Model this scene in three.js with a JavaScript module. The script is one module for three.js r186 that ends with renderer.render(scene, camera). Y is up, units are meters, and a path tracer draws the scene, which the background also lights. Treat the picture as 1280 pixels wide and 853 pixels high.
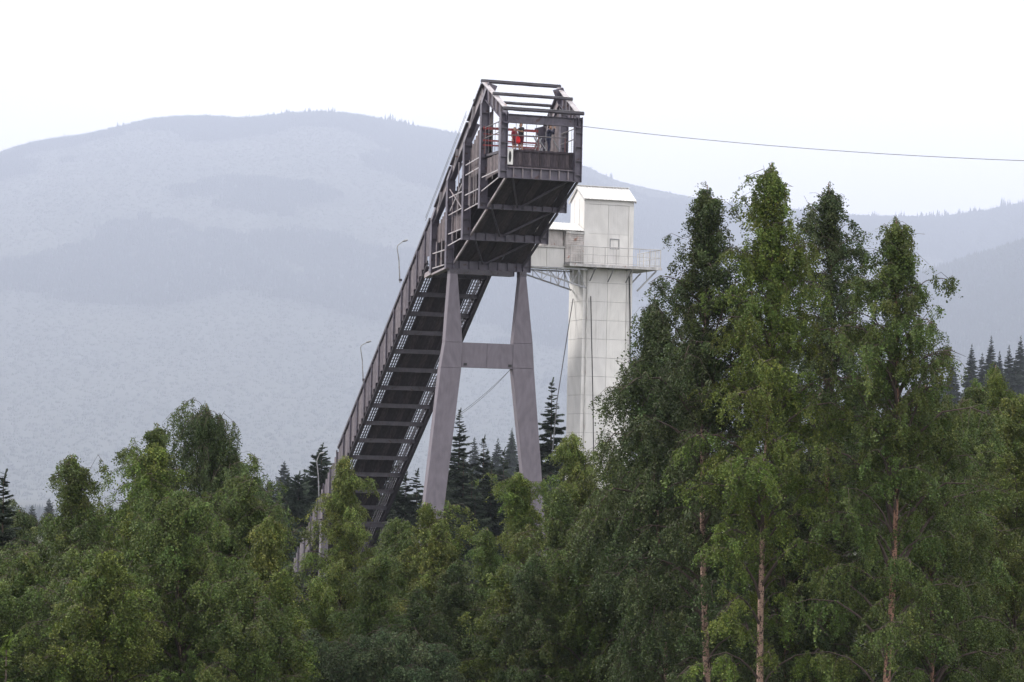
import * as THREE from 'three';
import { mergeGeometries } from 'three/addons/utils/BufferGeometryUtils.js';
import { ImprovedNoise } from 'three/addons/math/ImprovedNoise.js';
import { MarchingCubes } from 'three/addons/objects/MarchingCubes.js';

// ───────────── camera, sky, sun, exposure, haze ─────────────
const scene = new THREE.Scene();
const camera = new THREE.PerspectiveCamera(13.897, 1024 / 682, 1, 40000);
{
  const pitch = 2.6746 * Math.PI / 180, roll = 1.3 * Math.PI / 180;
  const f = new THREE.Vector3(0, Math.sin(pitch), -Math.cos(pitch)), r0 = new THREE.Vector3(1, 0, 0), u0 = r0.clone().cross(f);
  const r = r0.clone().multiplyScalar(Math.cos(roll)).addScaledVector(u0, Math.sin(roll));
  const u = u0.clone().multiplyScalar(Math.cos(roll)).addScaledVector(r0, -Math.sin(roll));
  camera.position.set(0, 14, 0);
  camera.quaternion.setFromRotationMatrix(new THREE.Matrix4().makeBasis(r, u, f.clone().negate()));
}
const renderer = new THREE.WebGLRenderer();
renderer.toneMapping = THREE.LinearToneMapping;
renderer.toneMappingExposure = 1.06;
renderer.shadowMap.enabled = true;
const noise = new ImprovedNoise();
const fbm = (x, y, z, o = 4) => { let s = 0, a = 0.5, k = 1; for (let i = 0; i < o; i++) { s += a * noise.noise(x * k, y * k, z * k); a *= 0.5; k *= 2.03; } return s; };
const SUN = new THREE.Vector3(-0.8, 0.52, -0.3).normalize();
{ // thinly overcast sky, a little brighter towards the veiled sun: pale even cloud with soft grey banks
  const W = 512, H = 256, d = new Float32Array(W * H * 4);
  for (let j = 0; j < H; j++) for (let i = 0; i < W; i++) {
    const el = ((j + 0.5) / H - 0.5) * Math.PI, az = (i + 0.5) / W * 2 * Math.PI;
    const x = Math.cos(el) * Math.cos(az), y = Math.sin(el), z = Math.cos(el) * Math.sin(az);
    const n = fbm(x * 5 + 3, y * 16 + 1, z * 5 + 7, 5), L = 1.9 * (1 + 0.34 * n) * (1 + 0.3 * (x * SUN.x + y * SUN.y + z * SUN.z)), k = (j * W + i) * 4;
    d[k] = L * 1.03; d[k + 1] = L; d[k + 2] = L * 0.975; d[k + 3] = 1;
  }
  const t = new THREE.DataTexture(d, W, H, THREE.RGBAFormat, THREE.FloatType);
  t.mapping = THREE.EquirectangularReflectionMapping; t.magFilter = t.minFilter = THREE.LinearFilter; t.wrapS = THREE.RepeatWrapping; t.needsUpdate = true;
  scene.background = t; scene.environment = t;
}
const sun = new THREE.DirectionalLight(new THREE.Color(1, 0.955, 0.89), 4.6);
sun.target.position.set(-3, 12, -130); sun.position.copy(SUN).multiplyScalar(180).add(sun.target.position); sun.castShadow = true; sun.shadow.radius = 20;
Object.assign(sun.shadow.camera, { left: -120, right: 120, top: 120, bottom: -120, near: 1, far: 500 }); sun.shadow.mapSize.set(4096, 4096);
sun.name = 'sun'; sun.target.name = 'sun_target'; scene.add(sun, sun.target);
scene.fog = new THREE.FogExp2(new THREE.Color(0.71, 0.79, 1.0), 1.06e-4);

// ───────────── helpers ─────────────
const V = (x, y, z) => new THREE.Vector3(x, y, z);
let seed = 1;
const rnd = () => { seed |= 0; seed = seed + 0x6D2B79F5 | 0; let t = Math.imul(seed ^ seed >>> 15, 1 | seed); t = t + Math.imul(t ^ t >>> 7, 61 | t) ^ t; return ((t ^ t >>> 14) >>> 0) / 4294967296; };
const rr = (a, b) => a + (b - a) * rnd();
const lerp = (a, b, t) => a + (b - a) * t, clamp = (x, a = 0, b = 1) => Math.min(b, Math.max(a, x)), smooth = (a, b, x) => { const t = clamp((x - a) / (b - a)); return t * t * (3 - 2 * t); };
const used = {};
function numbered(n) { const k = used[n] = (used[n] ?? -1) + 1; return k ? `${n}_${String(k).padStart(3, '0')}` : n; }
function tag(o, label, category, group, kind) { o.userData.label = label; if (category) o.userData.category = category; if (group) o.userData.group = group; if (kind) o.userData.kind = kind; return o; }
function thing(name, label, category, pos = [0, 0, 0], group) { const g = new THREE.Group(); g.name = numbered(name); g.position.set(...pos); scene.add(g); return tag(g, label, category, group); }
function mesh(name, geo, mat, parent) { const m = new THREE.Mesh(geo, mat); m.name = parent === scene ? numbered(name) : name; m.castShadow = m.receiveShadow = true; parent.add(m); return m; }
function part(name, parent) { const g = new THREE.Group(); g.name = name; parent.add(g); return g; }
function boxUV(g, s = 1) { // uv in metres from the dominant axis
  if (g.index) g = g.toNonIndexed();
  const p = g.attributes.position, n = g.attributes.normal, uv = new Float32Array(p.count * 2);
  for (let i = 0; i < p.count; i++) {
    const a = Math.abs(n.getX(i)), b = Math.abs(n.getY(i)), c = Math.abs(n.getZ(i));
    const [u, v] = a > b && a > c ? [p.getZ(i), p.getY(i)] : b > c ? [p.getX(i), p.getZ(i)] : [p.getX(i), p.getY(i)];
    uv[i * 2] = u * s; uv[i * 2 + 1] = v * s;
  }
  g.setAttribute('uv', new THREE.BufferAttribute(uv, 2)); return g;
}
function orient(g, a, b, up = V(0, 1, 0)) { // geometry built along z, centred, is set between a and b
  const z = b.clone().sub(a).normalize(); let x = up.clone().cross(z); if (x.lengthSq() < 1e-6) x = V(1, 0, 0).cross(z); x.normalize();
  const y = z.clone().cross(x), m = new THREE.Matrix4().makeBasis(x, y, z).setPosition(a.clone().add(b).multiplyScalar(0.5));
  return g.applyMatrix4(m);
}
const bar = (a, b, w, d, up) => boxUV(orient(new THREE.BoxGeometry(w, d, a.distanceTo(b)), a, b, up));
function ibeam(a, b, w, d, up, t = 0.035) { // flanges across up, web between
  const L = a.distanceTo(b), g = [];
  for (const s of [-1, 1]) g.push(new THREE.BoxGeometry(w, t, L).translate(0, s * (d - t) / 2, 0));
  g.push(new THREE.BoxGeometry(t * 0.7, d - 2 * t, L));
  return boxUV(orient(mergeGeometries(g), a, b, up));
}
const box = (x0, x1, y0, y1, z0, z1) => boxUV(new THREE.BoxGeometry(Math.abs(x1 - x0), Math.abs(y1 - y0), Math.abs(z1 - z0)).translate((x0 + x1) / 2, (y0 + y1) / 2, (z0 + z1) / 2));
const merge = (l) => mergeGeometries(l.map((g) => (g.index ? g.toNonIndexed() : g)));
function tube(pts, radii, sides = 6) { // tapered tube through points
  const P = [], N = [], UV = [], I = []; let along = 0, prev = V(1, 0, 0);
  for (let i = 0; i < pts.length; i++) {
    const t = pts[Math.min(i + 1, pts.length - 1)].clone().sub(pts[Math.max(i - 1, 0)]).normalize();
    let x = prev.clone().addScaledVector(t, -prev.dot(t)); if (x.lengthSq() < 1e-6) x = V(0, 0, 1).cross(t); x.normalize(); prev = x;
    const y = t.clone().cross(x), r = Array.isArray(radii) ? radii[i] : radii;
    if (i) along += pts[i].distanceTo(pts[i - 1]);
    for (let k = 0; k <= sides; k++) {
      const a = k / sides * Math.PI * 2, n = x.clone().multiplyScalar(Math.cos(a)).addScaledVector(y, Math.sin(a));
      P.push(pts[i].x + n.x * r, pts[i].y + n.y * r, pts[i].z + n.z * r); N.push(n.x, n.y, n.z); UV.push(k / sides, along);
      if (i && k < sides) { const q = i * (sides + 1) + k, p = q - sides - 1; I.push(p, p + 1, q, p + 1, q + 1, q); }
    }
  }
  const g = new THREE.BufferGeometry();
  g.setAttribute('position', new THREE.Float32BufferAttribute(P, 3)); g.setAttribute('normal', new THREE.Float32BufferAttribute(N, 3)); g.setAttribute('uv', new THREE.Float32BufferAttribute(UV, 2)); g.setIndex(I); return g;
}
function texture(w, h, fn, srgb = true, rep = [1, 1]) {
  const d = new Uint8Array(w * h * 4);
  for (let j = 0; j < h; j++) for (let i = 0; i < w; i++) { const c = fn(i / w, j / h, i, j), k = (j * w + i) * 4; for (let q = 0; q < 3; q++) d[k + q] = clamp(Math.round((Array.isArray(c) ? c[q] : c) * 255), 0, 255); d[k + 3] = 255; }
  const t = new THREE.DataTexture(d, w, h); t.wrapS = t.wrapT = THREE.RepeatWrapping; t.magFilter = THREE.LinearFilter; t.minFilter = THREE.LinearMipmapLinearFilter;
  t.colorSpace = srgb ? THREE.SRGBColorSpace : THREE.NoColorSpace; t.repeat.set(...rep); t.needsUpdate = true; return t;
}
const tile = (u, v, n, ku, kv, o) => { const a = u * 2 * Math.PI, b = v * 2 * Math.PI; return fbm(Math.cos(a) * ku + n, Math.sin(a) * ku + Math.cos(b) * kv, Math.sin(b) * kv + n * 1.7, o); };
const shade = (c, k) => c.map((x) => x * k);

// ───────────── materials ─────────────
const steelTex = texture(256, 256, (u, v) => { const n = tile(u, v, 2, 1.2, 1.2, 5), f = tile(u, v, 9, 5, 1.2, 3), k = 0.88 + 0.24 * n + 0.16 * f, rust = smooth(0.22, 0.4, tile(u, v, 17, 2, 2, 4)); return [lerp(k, k * 0.8, rust), lerp(k, k * 0.62, rust), lerp(k, k * 0.55, rust)]; }, true, [0.3, 0.3]);
const steelRough = texture(128, 128, (u, v) => 0.7 + 0.5 * tile(u, v, 5, 2, 2, 4), false, [0.4, 0.4]);
const steelMat = (r, g, b, o = {}) => new THREE.MeshStandardMaterial({ color: new THREE.Color(r, g, b), map: steelTex, roughnessMap: steelRough, roughness: 0.75, ...o });
const M = {};
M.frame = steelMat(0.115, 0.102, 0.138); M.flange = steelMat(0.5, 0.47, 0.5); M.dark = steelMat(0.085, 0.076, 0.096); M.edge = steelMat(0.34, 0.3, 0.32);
M.rail = steelMat(0.17, 0.155, 0.165); M.galv = steelMat(0.34, 0.35, 0.37, { metalness: 0.3, roughness: 0.5 });
M.pylon = new THREE.MeshStandardMaterial({ roughness: 0.85, color: new THREE.Color(0.198, 0.184, 0.216), map: texture(256, 512, (u, v) => { const n = tile(u, v, 3, 2, 2, 5), s = tile(u, v, 21, 5, 1.5, 4), c = 0.9 + 0.14 * n + 0.07 * s; return [c, c * 0.985, c * 0.99]; }, true, [0.25, 0.12]) });
const woodMap = texture(256, 256, (u, v) => { const g = tile(u, v, 4, 8, 0.7, 4), b = tile(u, v, 31, 1.5, 1.5, 4), c = 0.82 + 0.4 * g + 0.3 * b; return [c, c * 0.96, c * 0.97]; }, true, [1, 0.4]);
M.wood = [[0.165, 0.148, 0.158], [0.2, 0.18, 0.19], [0.13, 0.115, 0.126], [0.225, 0.205, 0.212]].map((c) => new THREE.MeshStandardMaterial({ color: new THREE.Color(...c), map: woodMap, roughness: 0.92 }));
M.rawwood = [[0.078, 0.068, 0.08], [0.11, 0.096, 0.106], [0.062, 0.054, 0.066]].map((c) => new THREE.MeshStandardMaterial({ color: new THREE.Color(...c), map: woodMap, roughness: 0.95 }));
M.siding = [[0.155, 0.147, 0.172], [0.18, 0.17, 0.195], [0.13, 0.122, 0.147], [0.2, 0.19, 0.212]].map((c) => new THREE.MeshStandardMaterial({ color: new THREE.Color(...c), map: woodMap, roughness: 0.9 }));
M.soffit = M.rawwood;
M.red = steelMat(0.28, 0.035, 0.04); M.redbrown = steelMat(0.16, 0.07, 0.075);
const panelMap = texture(512, 512, (u, v) => { const n = tile(u, v, 6, 1.5, 1.5, 5), st = Math.max(0, tile(u, v, 41, 14, 0.6, 4)) * smooth(-0.1, 0.35, tile(u, v, 51, 2, 1, 3)), c = 0.94 + 0.08 * n - 0.24 * st; return [c, c * 0.995, c * 0.985]; }, true, [0.2, 0.11]);
M.panel = [[0.79, 0.785, 0.795], [0.82, 0.815, 0.82], [0.76, 0.757, 0.77]].map((c) => new THREE.MeshStandardMaterial({ color: new THREE.Color(...c), map: panelMap, roughness: 0.7 }));
M.joint = new THREE.MeshStandardMaterial({ color: new THREE.Color(0.36, 0.36, 0.37), roughness: 0.9 });
M.whiteroof = new THREE.MeshStandardMaterial({ color: new THREE.Color(0.84, 0.84, 0.85), map: panelMap, roughness: 0.45, metalness: 0.1 });
M.trim = steelMat(0.62, 0.61, 0.6); M.whitesteel = steelMat(0.6, 0.59, 0.6); M.siding2 = steelMat(0.6, 0.56, 0.55);
M.black = new THREE.MeshStandardMaterial({ color: new THREE.Color(0.018, 0.018, 0.02), roughness: 0.6 });
M.blue = new THREE.MeshStandardMaterial({ color: new THREE.Color(0.03, 0.05, 0.24), roughness: 0.7, side: THREE.DoubleSide });
M.glass = new THREE.MeshStandardMaterial({ color: new THREE.Color(0.62, 0.62, 0.61), roughness: 0.25 });
M.white = new THREE.MeshStandardMaterial({ color: new THREE.Color(0.75, 0.74, 0.72), roughness: 0.6 });
M.wire = new THREE.MeshStandardMaterial({ color: new THREE.Color(0.09, 0.09, 0.1), roughness: 0.5 });

// ───────────── ground and mountains ─────────────
const groundY = (x, z) => 3 + 1.2 * noise.noise(x * 0.02, 0, z * 0.02) + clamp(x, -120, 120) / 60 * 11 * smooth(-420, -640, z) - 60 * smooth(-900, -2600, z);
function sheet(x0, x1, z0, z1, nx, nz, fy, colour) {
  const P = [], C = [], U = [], I = [];
  for (let j = 0; j <= nz; j++) for (let i = 0; i <= nx; i++) {
    const x = lerp(x0, x1, i / nx), z = lerp(z0, z1, j / nz), y = fy(x, z); P.push(x, y, z); U.push(x * 0.02, z * 0.02); if (colour) C.push(...colour(x, y, z));
    if (i < nx && j < nz) { const a = j * (nx + 1) + i, b = a + 1, c = a + nx + 1, d = c + 1; I.push(a, b, c, b, d, c); }
  }
  const g = new THREE.BufferGeometry(); g.setAttribute('position', new THREE.Float32BufferAttribute(P, 3)); g.setAttribute('uv', new THREE.Float32BufferAttribute(U, 2)); if (colour) g.setAttribute('color', new THREE.Float32BufferAttribute(C, 3));
  g.setIndex(I); g.computeVertexNormals(); return g;
}
const soilTex = texture(256, 256, (u, v) => { const n = tile(u, v, 8, 2, 2, 6), m = tile(u, v, 28, 6, 6, 4); return [0.5 + 0.3 * n, 0.52 + 0.25 * n + 0.2 * m, 0.36 + 0.2 * n]; }, true, [6, 6]);
const ground = mesh('ground', sheet(-4200, 4200, 3000, -9600, 168, 252, groundY), new THREE.MeshStandardMaterial({ map: soilTex, color: new THREE.Color(0.11, 0.115, 0.08), roughness: 1 }), scene);
tag(ground, 'forest floor of moss and grass under the trees', 'ground', null, 'structure');
const curve = (pts) => (x) => { let k = 0; while (k < pts.length - 2 && x > pts[k + 1][0]) k++; const [a, b, c, d] = [pts[Math.max(k - 1, 0)], pts[k], pts[k + 1], pts[Math.min(k + 2, pts.length - 1)]]; const t = clamp((x - b[0]) / (c[0] - b[0])), m0 = (c[1] - a[1]) / Math.max(c[0] - a[0], 1) * (c[0] - b[0]), m1 = (d[1] - b[1]) / Math.max(d[0] - b[0], 1) * (c[0] - b[0]), t2 = t * t, t3 = t2 * t; return (2 * t3 - 3 * t2 + 1) * b[1] + (t3 - 2 * t2 + t) * m0 + (-2 * t3 + 3 * t2) * c[1] + (t3 - t2) * m1; };
const crestA = curve([[-3200, 240], [-2300, 400], [-1622, 527], [-1281, 612], [-1110, 660], [-1008, 698], [-905, 716], [-769, 752], [-648, 760], [-596, 757], [-511, 766], [-425, 775], [-338, 770], [-252, 755], [-148, 737], [-10, 709], [146, 674], [216, 645], [319, 623], [492, 594], [613, 585], [716, 577], [871, 577], [957, 585], [1094, 613], [1386, 649], [1816, 693], [2600, 640], [3200, 500]]);
const crestB = curve([[-200, -60], [100, 60], [193, 130], [312, 196], [432, 248], [551, 300], [647, 334], [767, 376], [910, 420], [1151, 440], [1700, 400], [2300, 300]]);
const FAR = 2.4, far = (f) => (x, z) => 14 + FAR * (f(x / FAR, z / FAR) - 14), flat = (f) => (x, z) => f(x / FAR, z / FAR);
const hillA = far((x, z) => { const s = z > -6000 ? (smooth(-2350, -6000, z) * 0.55 + 0.45 * clamp((-2350 - z) / 3650)) ** 1.4 : 1 - smooth(-6000, -8200, z); const side = 1 - Math.min(1, s) ** 3; return -45 + (crestA(x) + 45) * s + side * s * (26 * fbm(x * 0.0011, 3, z * 0.0011, 4) + 9 * noise.noise(x * 0.006, 1, z * 0.006)); });
const hillB = far((x, z) => { const s = z > -4200 ? smooth(-2300, -4200, z) * 0.5 + 0.5 * clamp((-2300 - z) / 1900) : 1 - smooth(-4200, -5600, z); return -50 + (crestB(x) + 50) * s + (1 - s ** 3) * s * 40 * fbm(x * 0.002, 9, z * 0.002, 4); });
// open land (clear cuts and birch scrub, paler; low zone painted paler as a sunlit lower slope) against spruce forest (dark), in patches with ragged outlines
const openSunlitA = flat((x, z) => { const w = 260 * fbm(x * 0.0016 + 5, 2, z * 0.0011, 5); const low = smooth(-4220, -3980, z + w * 1.1 - 0.3 * Math.max(0, x + 420)) * smooth(120, -40, x + w * 0.8); const cut = smooth(0.06, 0.2, fbm(x * 0.0022 + 20, 5, z * 0.0016 + 3, 5) + 0.2 * smooth(-1300, -700, x) * smooth(100, -250, x) * smooth(-4500, -4750, z + 0.2 * x) * smooth(-5850, -5450, z) - 0.05); return Math.max(low * 0.62, cut * 0.55) * (0.75 + 0.9 * fbm(x * 0.006, 8, z * 0.004, 4)); });
const openB = flat((x, z) => smooth(0.16, 0.24, fbm(x * 0.003 + 11, 4, z * 0.002, 5)) * 0.6);
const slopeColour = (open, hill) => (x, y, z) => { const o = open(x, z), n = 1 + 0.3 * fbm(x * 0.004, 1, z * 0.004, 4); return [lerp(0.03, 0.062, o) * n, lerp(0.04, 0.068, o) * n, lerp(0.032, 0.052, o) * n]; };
const slopeMat = new THREE.MeshStandardMaterial({ vertexColors: true, roughness: 1 });
tag(mesh('mountain', sheet(-3200 * FAR, 3200 * FAR, -2300 * FAR, -8200 * FAR, 320, 240, hillA, slopeColour(openSunlitA)), slopeMat, scene), 'broad rounded forested mountain fading in blue haze', 'mountain', null, 'structure');
tag(mesh('hill', sheet(-200 * FAR, 2300 * FAR, -2300 * FAR, -5600 * FAR, 150, 130, hillB, slopeColour(openB)), slopeMat, scene), 'nearer forested hillside in blue haze beyond the tall birches', 'hill', null, 'structure');
{ // the forest on the far slopes, nobody could count it
  const cone = (x, z, h, r) => { const g = []; for (const [a, b, k] of [[0.08, 0.6, 1], [0.38, 1, 0.62]]) g.push(new THREE.ConeGeometry(r * k, h * (b - a), 5, 1, true).translate(x, h * (a + b) / 2, z)); return g; };
  seed = 77; const parts = []; for (let i = 0; i < 5; i++) parts.push(...cone(rr(-13, 13), rr(-13, 13), rr(11, 24), rr(2.4, 4)));
  const clump = merge(parts), mat = new THREE.MeshStandardMaterial({ color: 0xffffff, roughness: 1, side: THREE.DoubleSide });
  const put = (name, label, n, pick, hill, open) => {
    const im = new THREE.InstancedMesh(clump, mat, n), m = new THREE.Matrix4(), c = new THREE.Color(); let k = 0, tries = 0;
    while (k < n && tries++ < n * 6) {
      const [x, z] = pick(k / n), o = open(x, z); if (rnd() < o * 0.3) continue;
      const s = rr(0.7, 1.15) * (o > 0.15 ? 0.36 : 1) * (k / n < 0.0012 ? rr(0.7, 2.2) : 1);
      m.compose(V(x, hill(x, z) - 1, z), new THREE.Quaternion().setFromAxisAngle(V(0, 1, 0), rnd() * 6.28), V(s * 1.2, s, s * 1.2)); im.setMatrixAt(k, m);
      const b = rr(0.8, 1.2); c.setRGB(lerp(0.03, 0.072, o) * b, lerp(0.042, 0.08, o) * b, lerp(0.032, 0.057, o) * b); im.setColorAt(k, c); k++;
    }
    im.count = k; im.name = name; tag(im, label, 'forest', null, 'stuff'); scene.add(im);
  };
  put('mountain_forest', 'spruce forest covering the hazy mountain up to its crest', 150000, (f) => (f < 0.0012 ? [rr(-3400, 3400), -14400 + rr(-90, 90)] : [rr(-3500, 3500), -14340 + 8700 * rnd()]), hillA, openSunlitA);
  put('hillside_forest', 'spruce forest covering the nearer hazy hillside', 30000, (f) => (f < 0.02 ? [rr(350, 2700), -10080 + rr(-60, 50)] : [rr(240, 2750), -10030 + 4100 * rnd() ** 1.2]), hillB, openB);
  put('valley_forest', 'hazy conifer forest across the low ground behind the trees', 16000, () => { const z = -2200 - 2400 * rnd(); return [rr(-0.24, 0.24) * -z, z]; }, groundY, () => 0);
}

// ───────────── ski jump inrun tower ─────────────
// its own axes: l metres down along the inrun (plan), w across it, h above the lower front corner
const ORIGIN = V(-0.97, 30.849, -160), TURN = 20 * Math.PI / 180, GROUND_H = 3 - 30.849;
const p = (l, w, h) => V(w, h, -l);
function local(name, label, category, l, w, h, group) { // a thing set in the tower's axes
  const at = p(l, w, h).applyAxisAngle(V(0, 1, 0), TURN).add(ORIGIN), g = thing(name, label, category, at.toArray(), group); g.rotation.y = TURN;
  g.q = (l2, w2, h2) => V(w2 - w, h2 - h, -(l2 - l)); return g;
}
{
  seed = 11;
  const base = local('ski_jump_tower', 'tall grey steel ski jump inrun tower on an H shaped pylon', 'ski jump', 9, 2.7, GROUND_H), q = base.q, up = V(0, 1, 0), acr = V(1, 0, 0);
  const plate = (pts, l, t, mat, name, parent, bevel = 0) => { // a plate in the transverse plane: pts [w, h]
    const s = new THREE.Shape(pts.map(([w, h]) => new THREE.Vector2(w, h))), g = new THREE.ExtrudeGeometry(s, { depth: t, bevelEnabled: bevel > 0, bevelSize: bevel, bevelThickness: bevel, bevelSegments: 1 });
    const o = q(l, 0, 0); return mesh(name, boxUV(g.translate(o.x, o.y, o.z)), mat, parent);
  };
  const LB = [0, 3.4, 6.35, 9.3, 12.2], HB = [0, -1.5, -3.13, -4.68, -4.75], HK = [3.8, 4.64, 2.68, 0.66, -1.55], WR = 5.48;
  const edgeTop = (l) => (l < 12.33 ? 5.93 - (l - 3.34) * 0.8143 : -1.39 - 0.757 * (l - 12.33));
  const edge2 = (l) => 6.0 - 0.8 * (l - 3.85), bottom = (l) => -4.8 - 0.757 * (l - 13.8);
  // portal frames
  for (let k = 1; k < 5; k++) {
    const f = part('portal_frame', base), l = LB[k];
    for (const side of [0, 1]) {
      const w0 = side ? WR - 0.5 : 0, top = HK[k], bot = HB[k] + (k < 4 ? 0.001 : 0);
      mesh('post', ibeam(q(l, w0 + 0.25, bot), q(l, w0 + 0.25, top), 0.32, 0.5, acr), M.frame, f);
      const st = []; for (let h = bot + 0.35; h < top; h += 0.88) st.push(box(-0.228, 0.228, -0.022, 0.022, -0.15, 0.15).translate(...q(l, w0 + 0.25, h).toArray()));
      const s = mesh('stiffener', merge(st), M.dark, f); s.userData.kind = 'stuff';
      const m = (w) => (side ? WR - w : w), hp = [[0, top], [0.5, top], [1.0, top + 1.12], [0.42, top + 1.3]].map(([w, h]) => [m(w), h]);
      plate(side ? hp.reverse() : hp, l + 0.02, 0.04, M.frame, 'haunch', f);
      mesh('haunch_flange', bar(q(l, m(0.0), top), q(l, m(0.42), top + 1.3), 0.32, 0.035, acr), M.frame, f);
    }
    if (k < 4) {
      mesh('cross_beam', ibeam(q(l, 0.52, HB[k] + 0.33), q(l, WR - 0.52, HB[k] + 0.33), 0.34, 0.66, up), M.frame, f);
      const st = []; for (let w = 0.9; w < WR - 0.6; w += 0.62) st.push(box(-0.018, 0.018, -0.28, 0.28, -0.15, 0.15).translate(...q(l, w, HB[k] + 0.33).toArray()));
      mesh('web_stiffener', merge(st), M.frame, f).userData.kind = 'stuff';
    }
  }
  mesh('bearing_beam', box(...[0.25, 4.3].map((w) => q(9.3, w, 0).x), ...[-4.98, -4.69].map((h) => q(0, 0, h).y), q(9.05, 0, 0).z, q(9.55, 0, 0).z), M.dark, base);
  mesh('toe_plate', bar(q(9.45, 0.25, -4.62), q(12.05, 0.25, -4.86), 0.4, 0.12, up), M.edge, base);
  mesh('toe_plate', bar(q(12.35, 0.25, -4.7), q(13.6, 0.25, -4.86), 0.3, 0.3, up), M.edge, base);
  // front frame: two posts, eave beam, sill beam
  const ff = part('front_frame', base);
  for (const w0 of [0, 4.6]) {
    mesh('post', ibeam(q(0, w0 + 0.225, 0), q(0, w0 + 0.225, 3.78), 0.32, 0.45, acr), M.frame, ff);
    const st = []; for (let h = 0.4; h < 3.7; h += 0.82) st.push(box(-0.2, 0.2, -0.022, 0.022, -0.15, 0.15).translate(...q(0, w0 + 0.225, h).toArray()));
    mesh('stiffener', merge(st), M.dark, ff).userData.kind = 'stuff';
  }
  mesh('eave_beam', ibeam(q(0, 0.46, 3.46), q(0, 4.59, 3.46), 0.3, 0.5, up), M.frame, ff);
  mesh('sill_beam', ibeam(q(0, 0.46, 0.32), q(0, 4.59, 0.32), 0.34, 0.62, up), M.frame, ff);
  { const st = []; for (let w = 0.85; w < 4.5; w += 0.56) st.push(box(-0.018, 0.018, -0.27, 0.27, -0.155, 0.155).translate(...q(0, w, 0.32).toArray())); mesh('web_stiffener', merge(st), M.edge, ff).userData.kind = 'stuff'; }
  // rafters, edge beams and purlins of the open roof
  for (const w of [0.3, 5.0]) {
    const r = part('rafter', base), a = q(-0.28, w - (w > 1 ? 0.25 : 0), 3.55), b = q(3.85, w + (w < 1 ? 0.02 : 0.05), 5.6);
    mesh('web', bar(a, b, 0.04, 0.72, up), M.frame, r);
    const d = V(0, 0.37, 0.2).multiplyScalar(0.86);
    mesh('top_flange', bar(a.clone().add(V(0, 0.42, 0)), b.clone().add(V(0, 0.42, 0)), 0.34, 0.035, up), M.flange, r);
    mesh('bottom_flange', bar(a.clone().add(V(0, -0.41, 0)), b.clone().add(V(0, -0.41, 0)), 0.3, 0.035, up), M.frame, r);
    for (const t of [0.2, 0.36, 0.52, 0.7]) mesh('stiffener', bar(a.clone().lerp(b, t).add(V(0, -0.38, 0)), a.clone().lerp(b, t).add(V(0, 0.38, 0)), 0.24, 0.03, V(0, 0, 1)), M.edge, r);
    for (let k = 1; k < 4; k++) {
      const e = part('edge_beam', base), l0 = k === 1 ? 3.9 : LB[k] + 0.06, l1 = LB[k + 1] - 0.06, wi = w < 1 ? 0.3 : 5.18;
      mesh('web', bar(q(l0, wi, edge2(l0) - 0.52), q(l1, wi, edge2(l1) - 0.52), 0.04, 0.78, up), M.edge, e);
      mesh('top_flange', bar(q(l0, wi, edge2(l0) - 0.06), q(l1, wi, edge2(l1) - 0.06), 0.34, 0.09, up), M.dark, e);
      mesh('bottom_flange', bar(q(l0, wi, edge2(l0) - 1.03), q(l1, wi, edge2(l1) - 1.03), 0.3, 0.035, up), M.frame, e);
      const lm = lerp(l0, l1, 0.72); mesh('gusset', bar(q(lm, wi - 0.03, edge2(lm) - 0.9), q(lm - 0.35, wi - 0.03, edge2(lm - 0.35) - 0.14), 0.26, 0.03, V(0, 0, 1)), M.flange, e);
    }
  }
  for (const [l, h, w0, w1, r] of [[3.85, 6.05, 0.15, 5.15, 0.1], [1.6, 5.04, 0.1, 5.05, 0.085], [5.15, 5.05, 0.15, 5.2, 0.075], [-0.34, 3.96, 0.05, 5.02, 0.1]]) {
    const n = 9, pts = [...Array(n + 1)].map((_, i) => q(l, lerp(w0, w1, i / n), h + rr(-0.012, 0.012)));
    const o = part('purlin', base); mesh('log', tube(pts, pts.map(() => r * rr(0.92, 1.08)), 8), M.dark, o);
    mesh('cap', merge([bar(q(l, w0, h + r + 0.012), q(l, w1, h + r + 0.012), r * 1.7, 0.02, up), tube([q(l, w0 - 0.015, h), q(l, w0, h)], [r, r], 8)]), M.galv, o);
  }
  // platform: raised floor, board parapet, railings
  mesh('platform_floor', box(q(0, 0.3, 0).x, q(0, 5.0, 0).x, q(0, 0, 1.53).y, q(0, 0, 1.68).y, q(0.3, 0, 0).z, q(3.3, 0, 0).z), M.dark, base);
  const par = part('parapet', base);
  for (let i = 0; i < 22; i++) { const w = 0.48 + i * 0.195, top = 1.72 + rr(-0.015, 0.02); mesh('board', box(q(0, w, 0).x, q(0, w + 0.185, 0).x, q(0, 0, 0.72).y, q(0, 0, top).y, q(0.18 + rr(0, 0.012), 0, 0).z, q(0.21, 0, 0).z), M.rawwood[i * 7 % 3], par); }
  for (const [h, t, m] of [[1.64, 0.08, M.rawwood[2]], [0.78, 0.08, M.rawwood[2]], [0.66, 0.1, M.wood[3]]]) mesh('rail_board', bar(q(0.13, 0.47, h), q(0.13, 4.58, h), 0.035, t, up), m, par);
  for (const w of [3.72, 2.55, 4.4]) mesh('batten', bar(q(0.145, w, 0.7), q(0.145, w, 1.72), 0.05, 0.03, acr), M.rawwood[2], par);
  const rail = part('front_railing', base);
  mesh('handrail', tube([q(0.3, 0.45, 2.53), q(0.3, 4.25, 2.56)], 0.032, 8), M.rail, rail);
  mesh('mid_rail', tube([q(0.32, 0.45, 2.03), q(0.32, 2.6, 2.03)], 0.02, 6), M.redbrown, rail);
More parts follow.
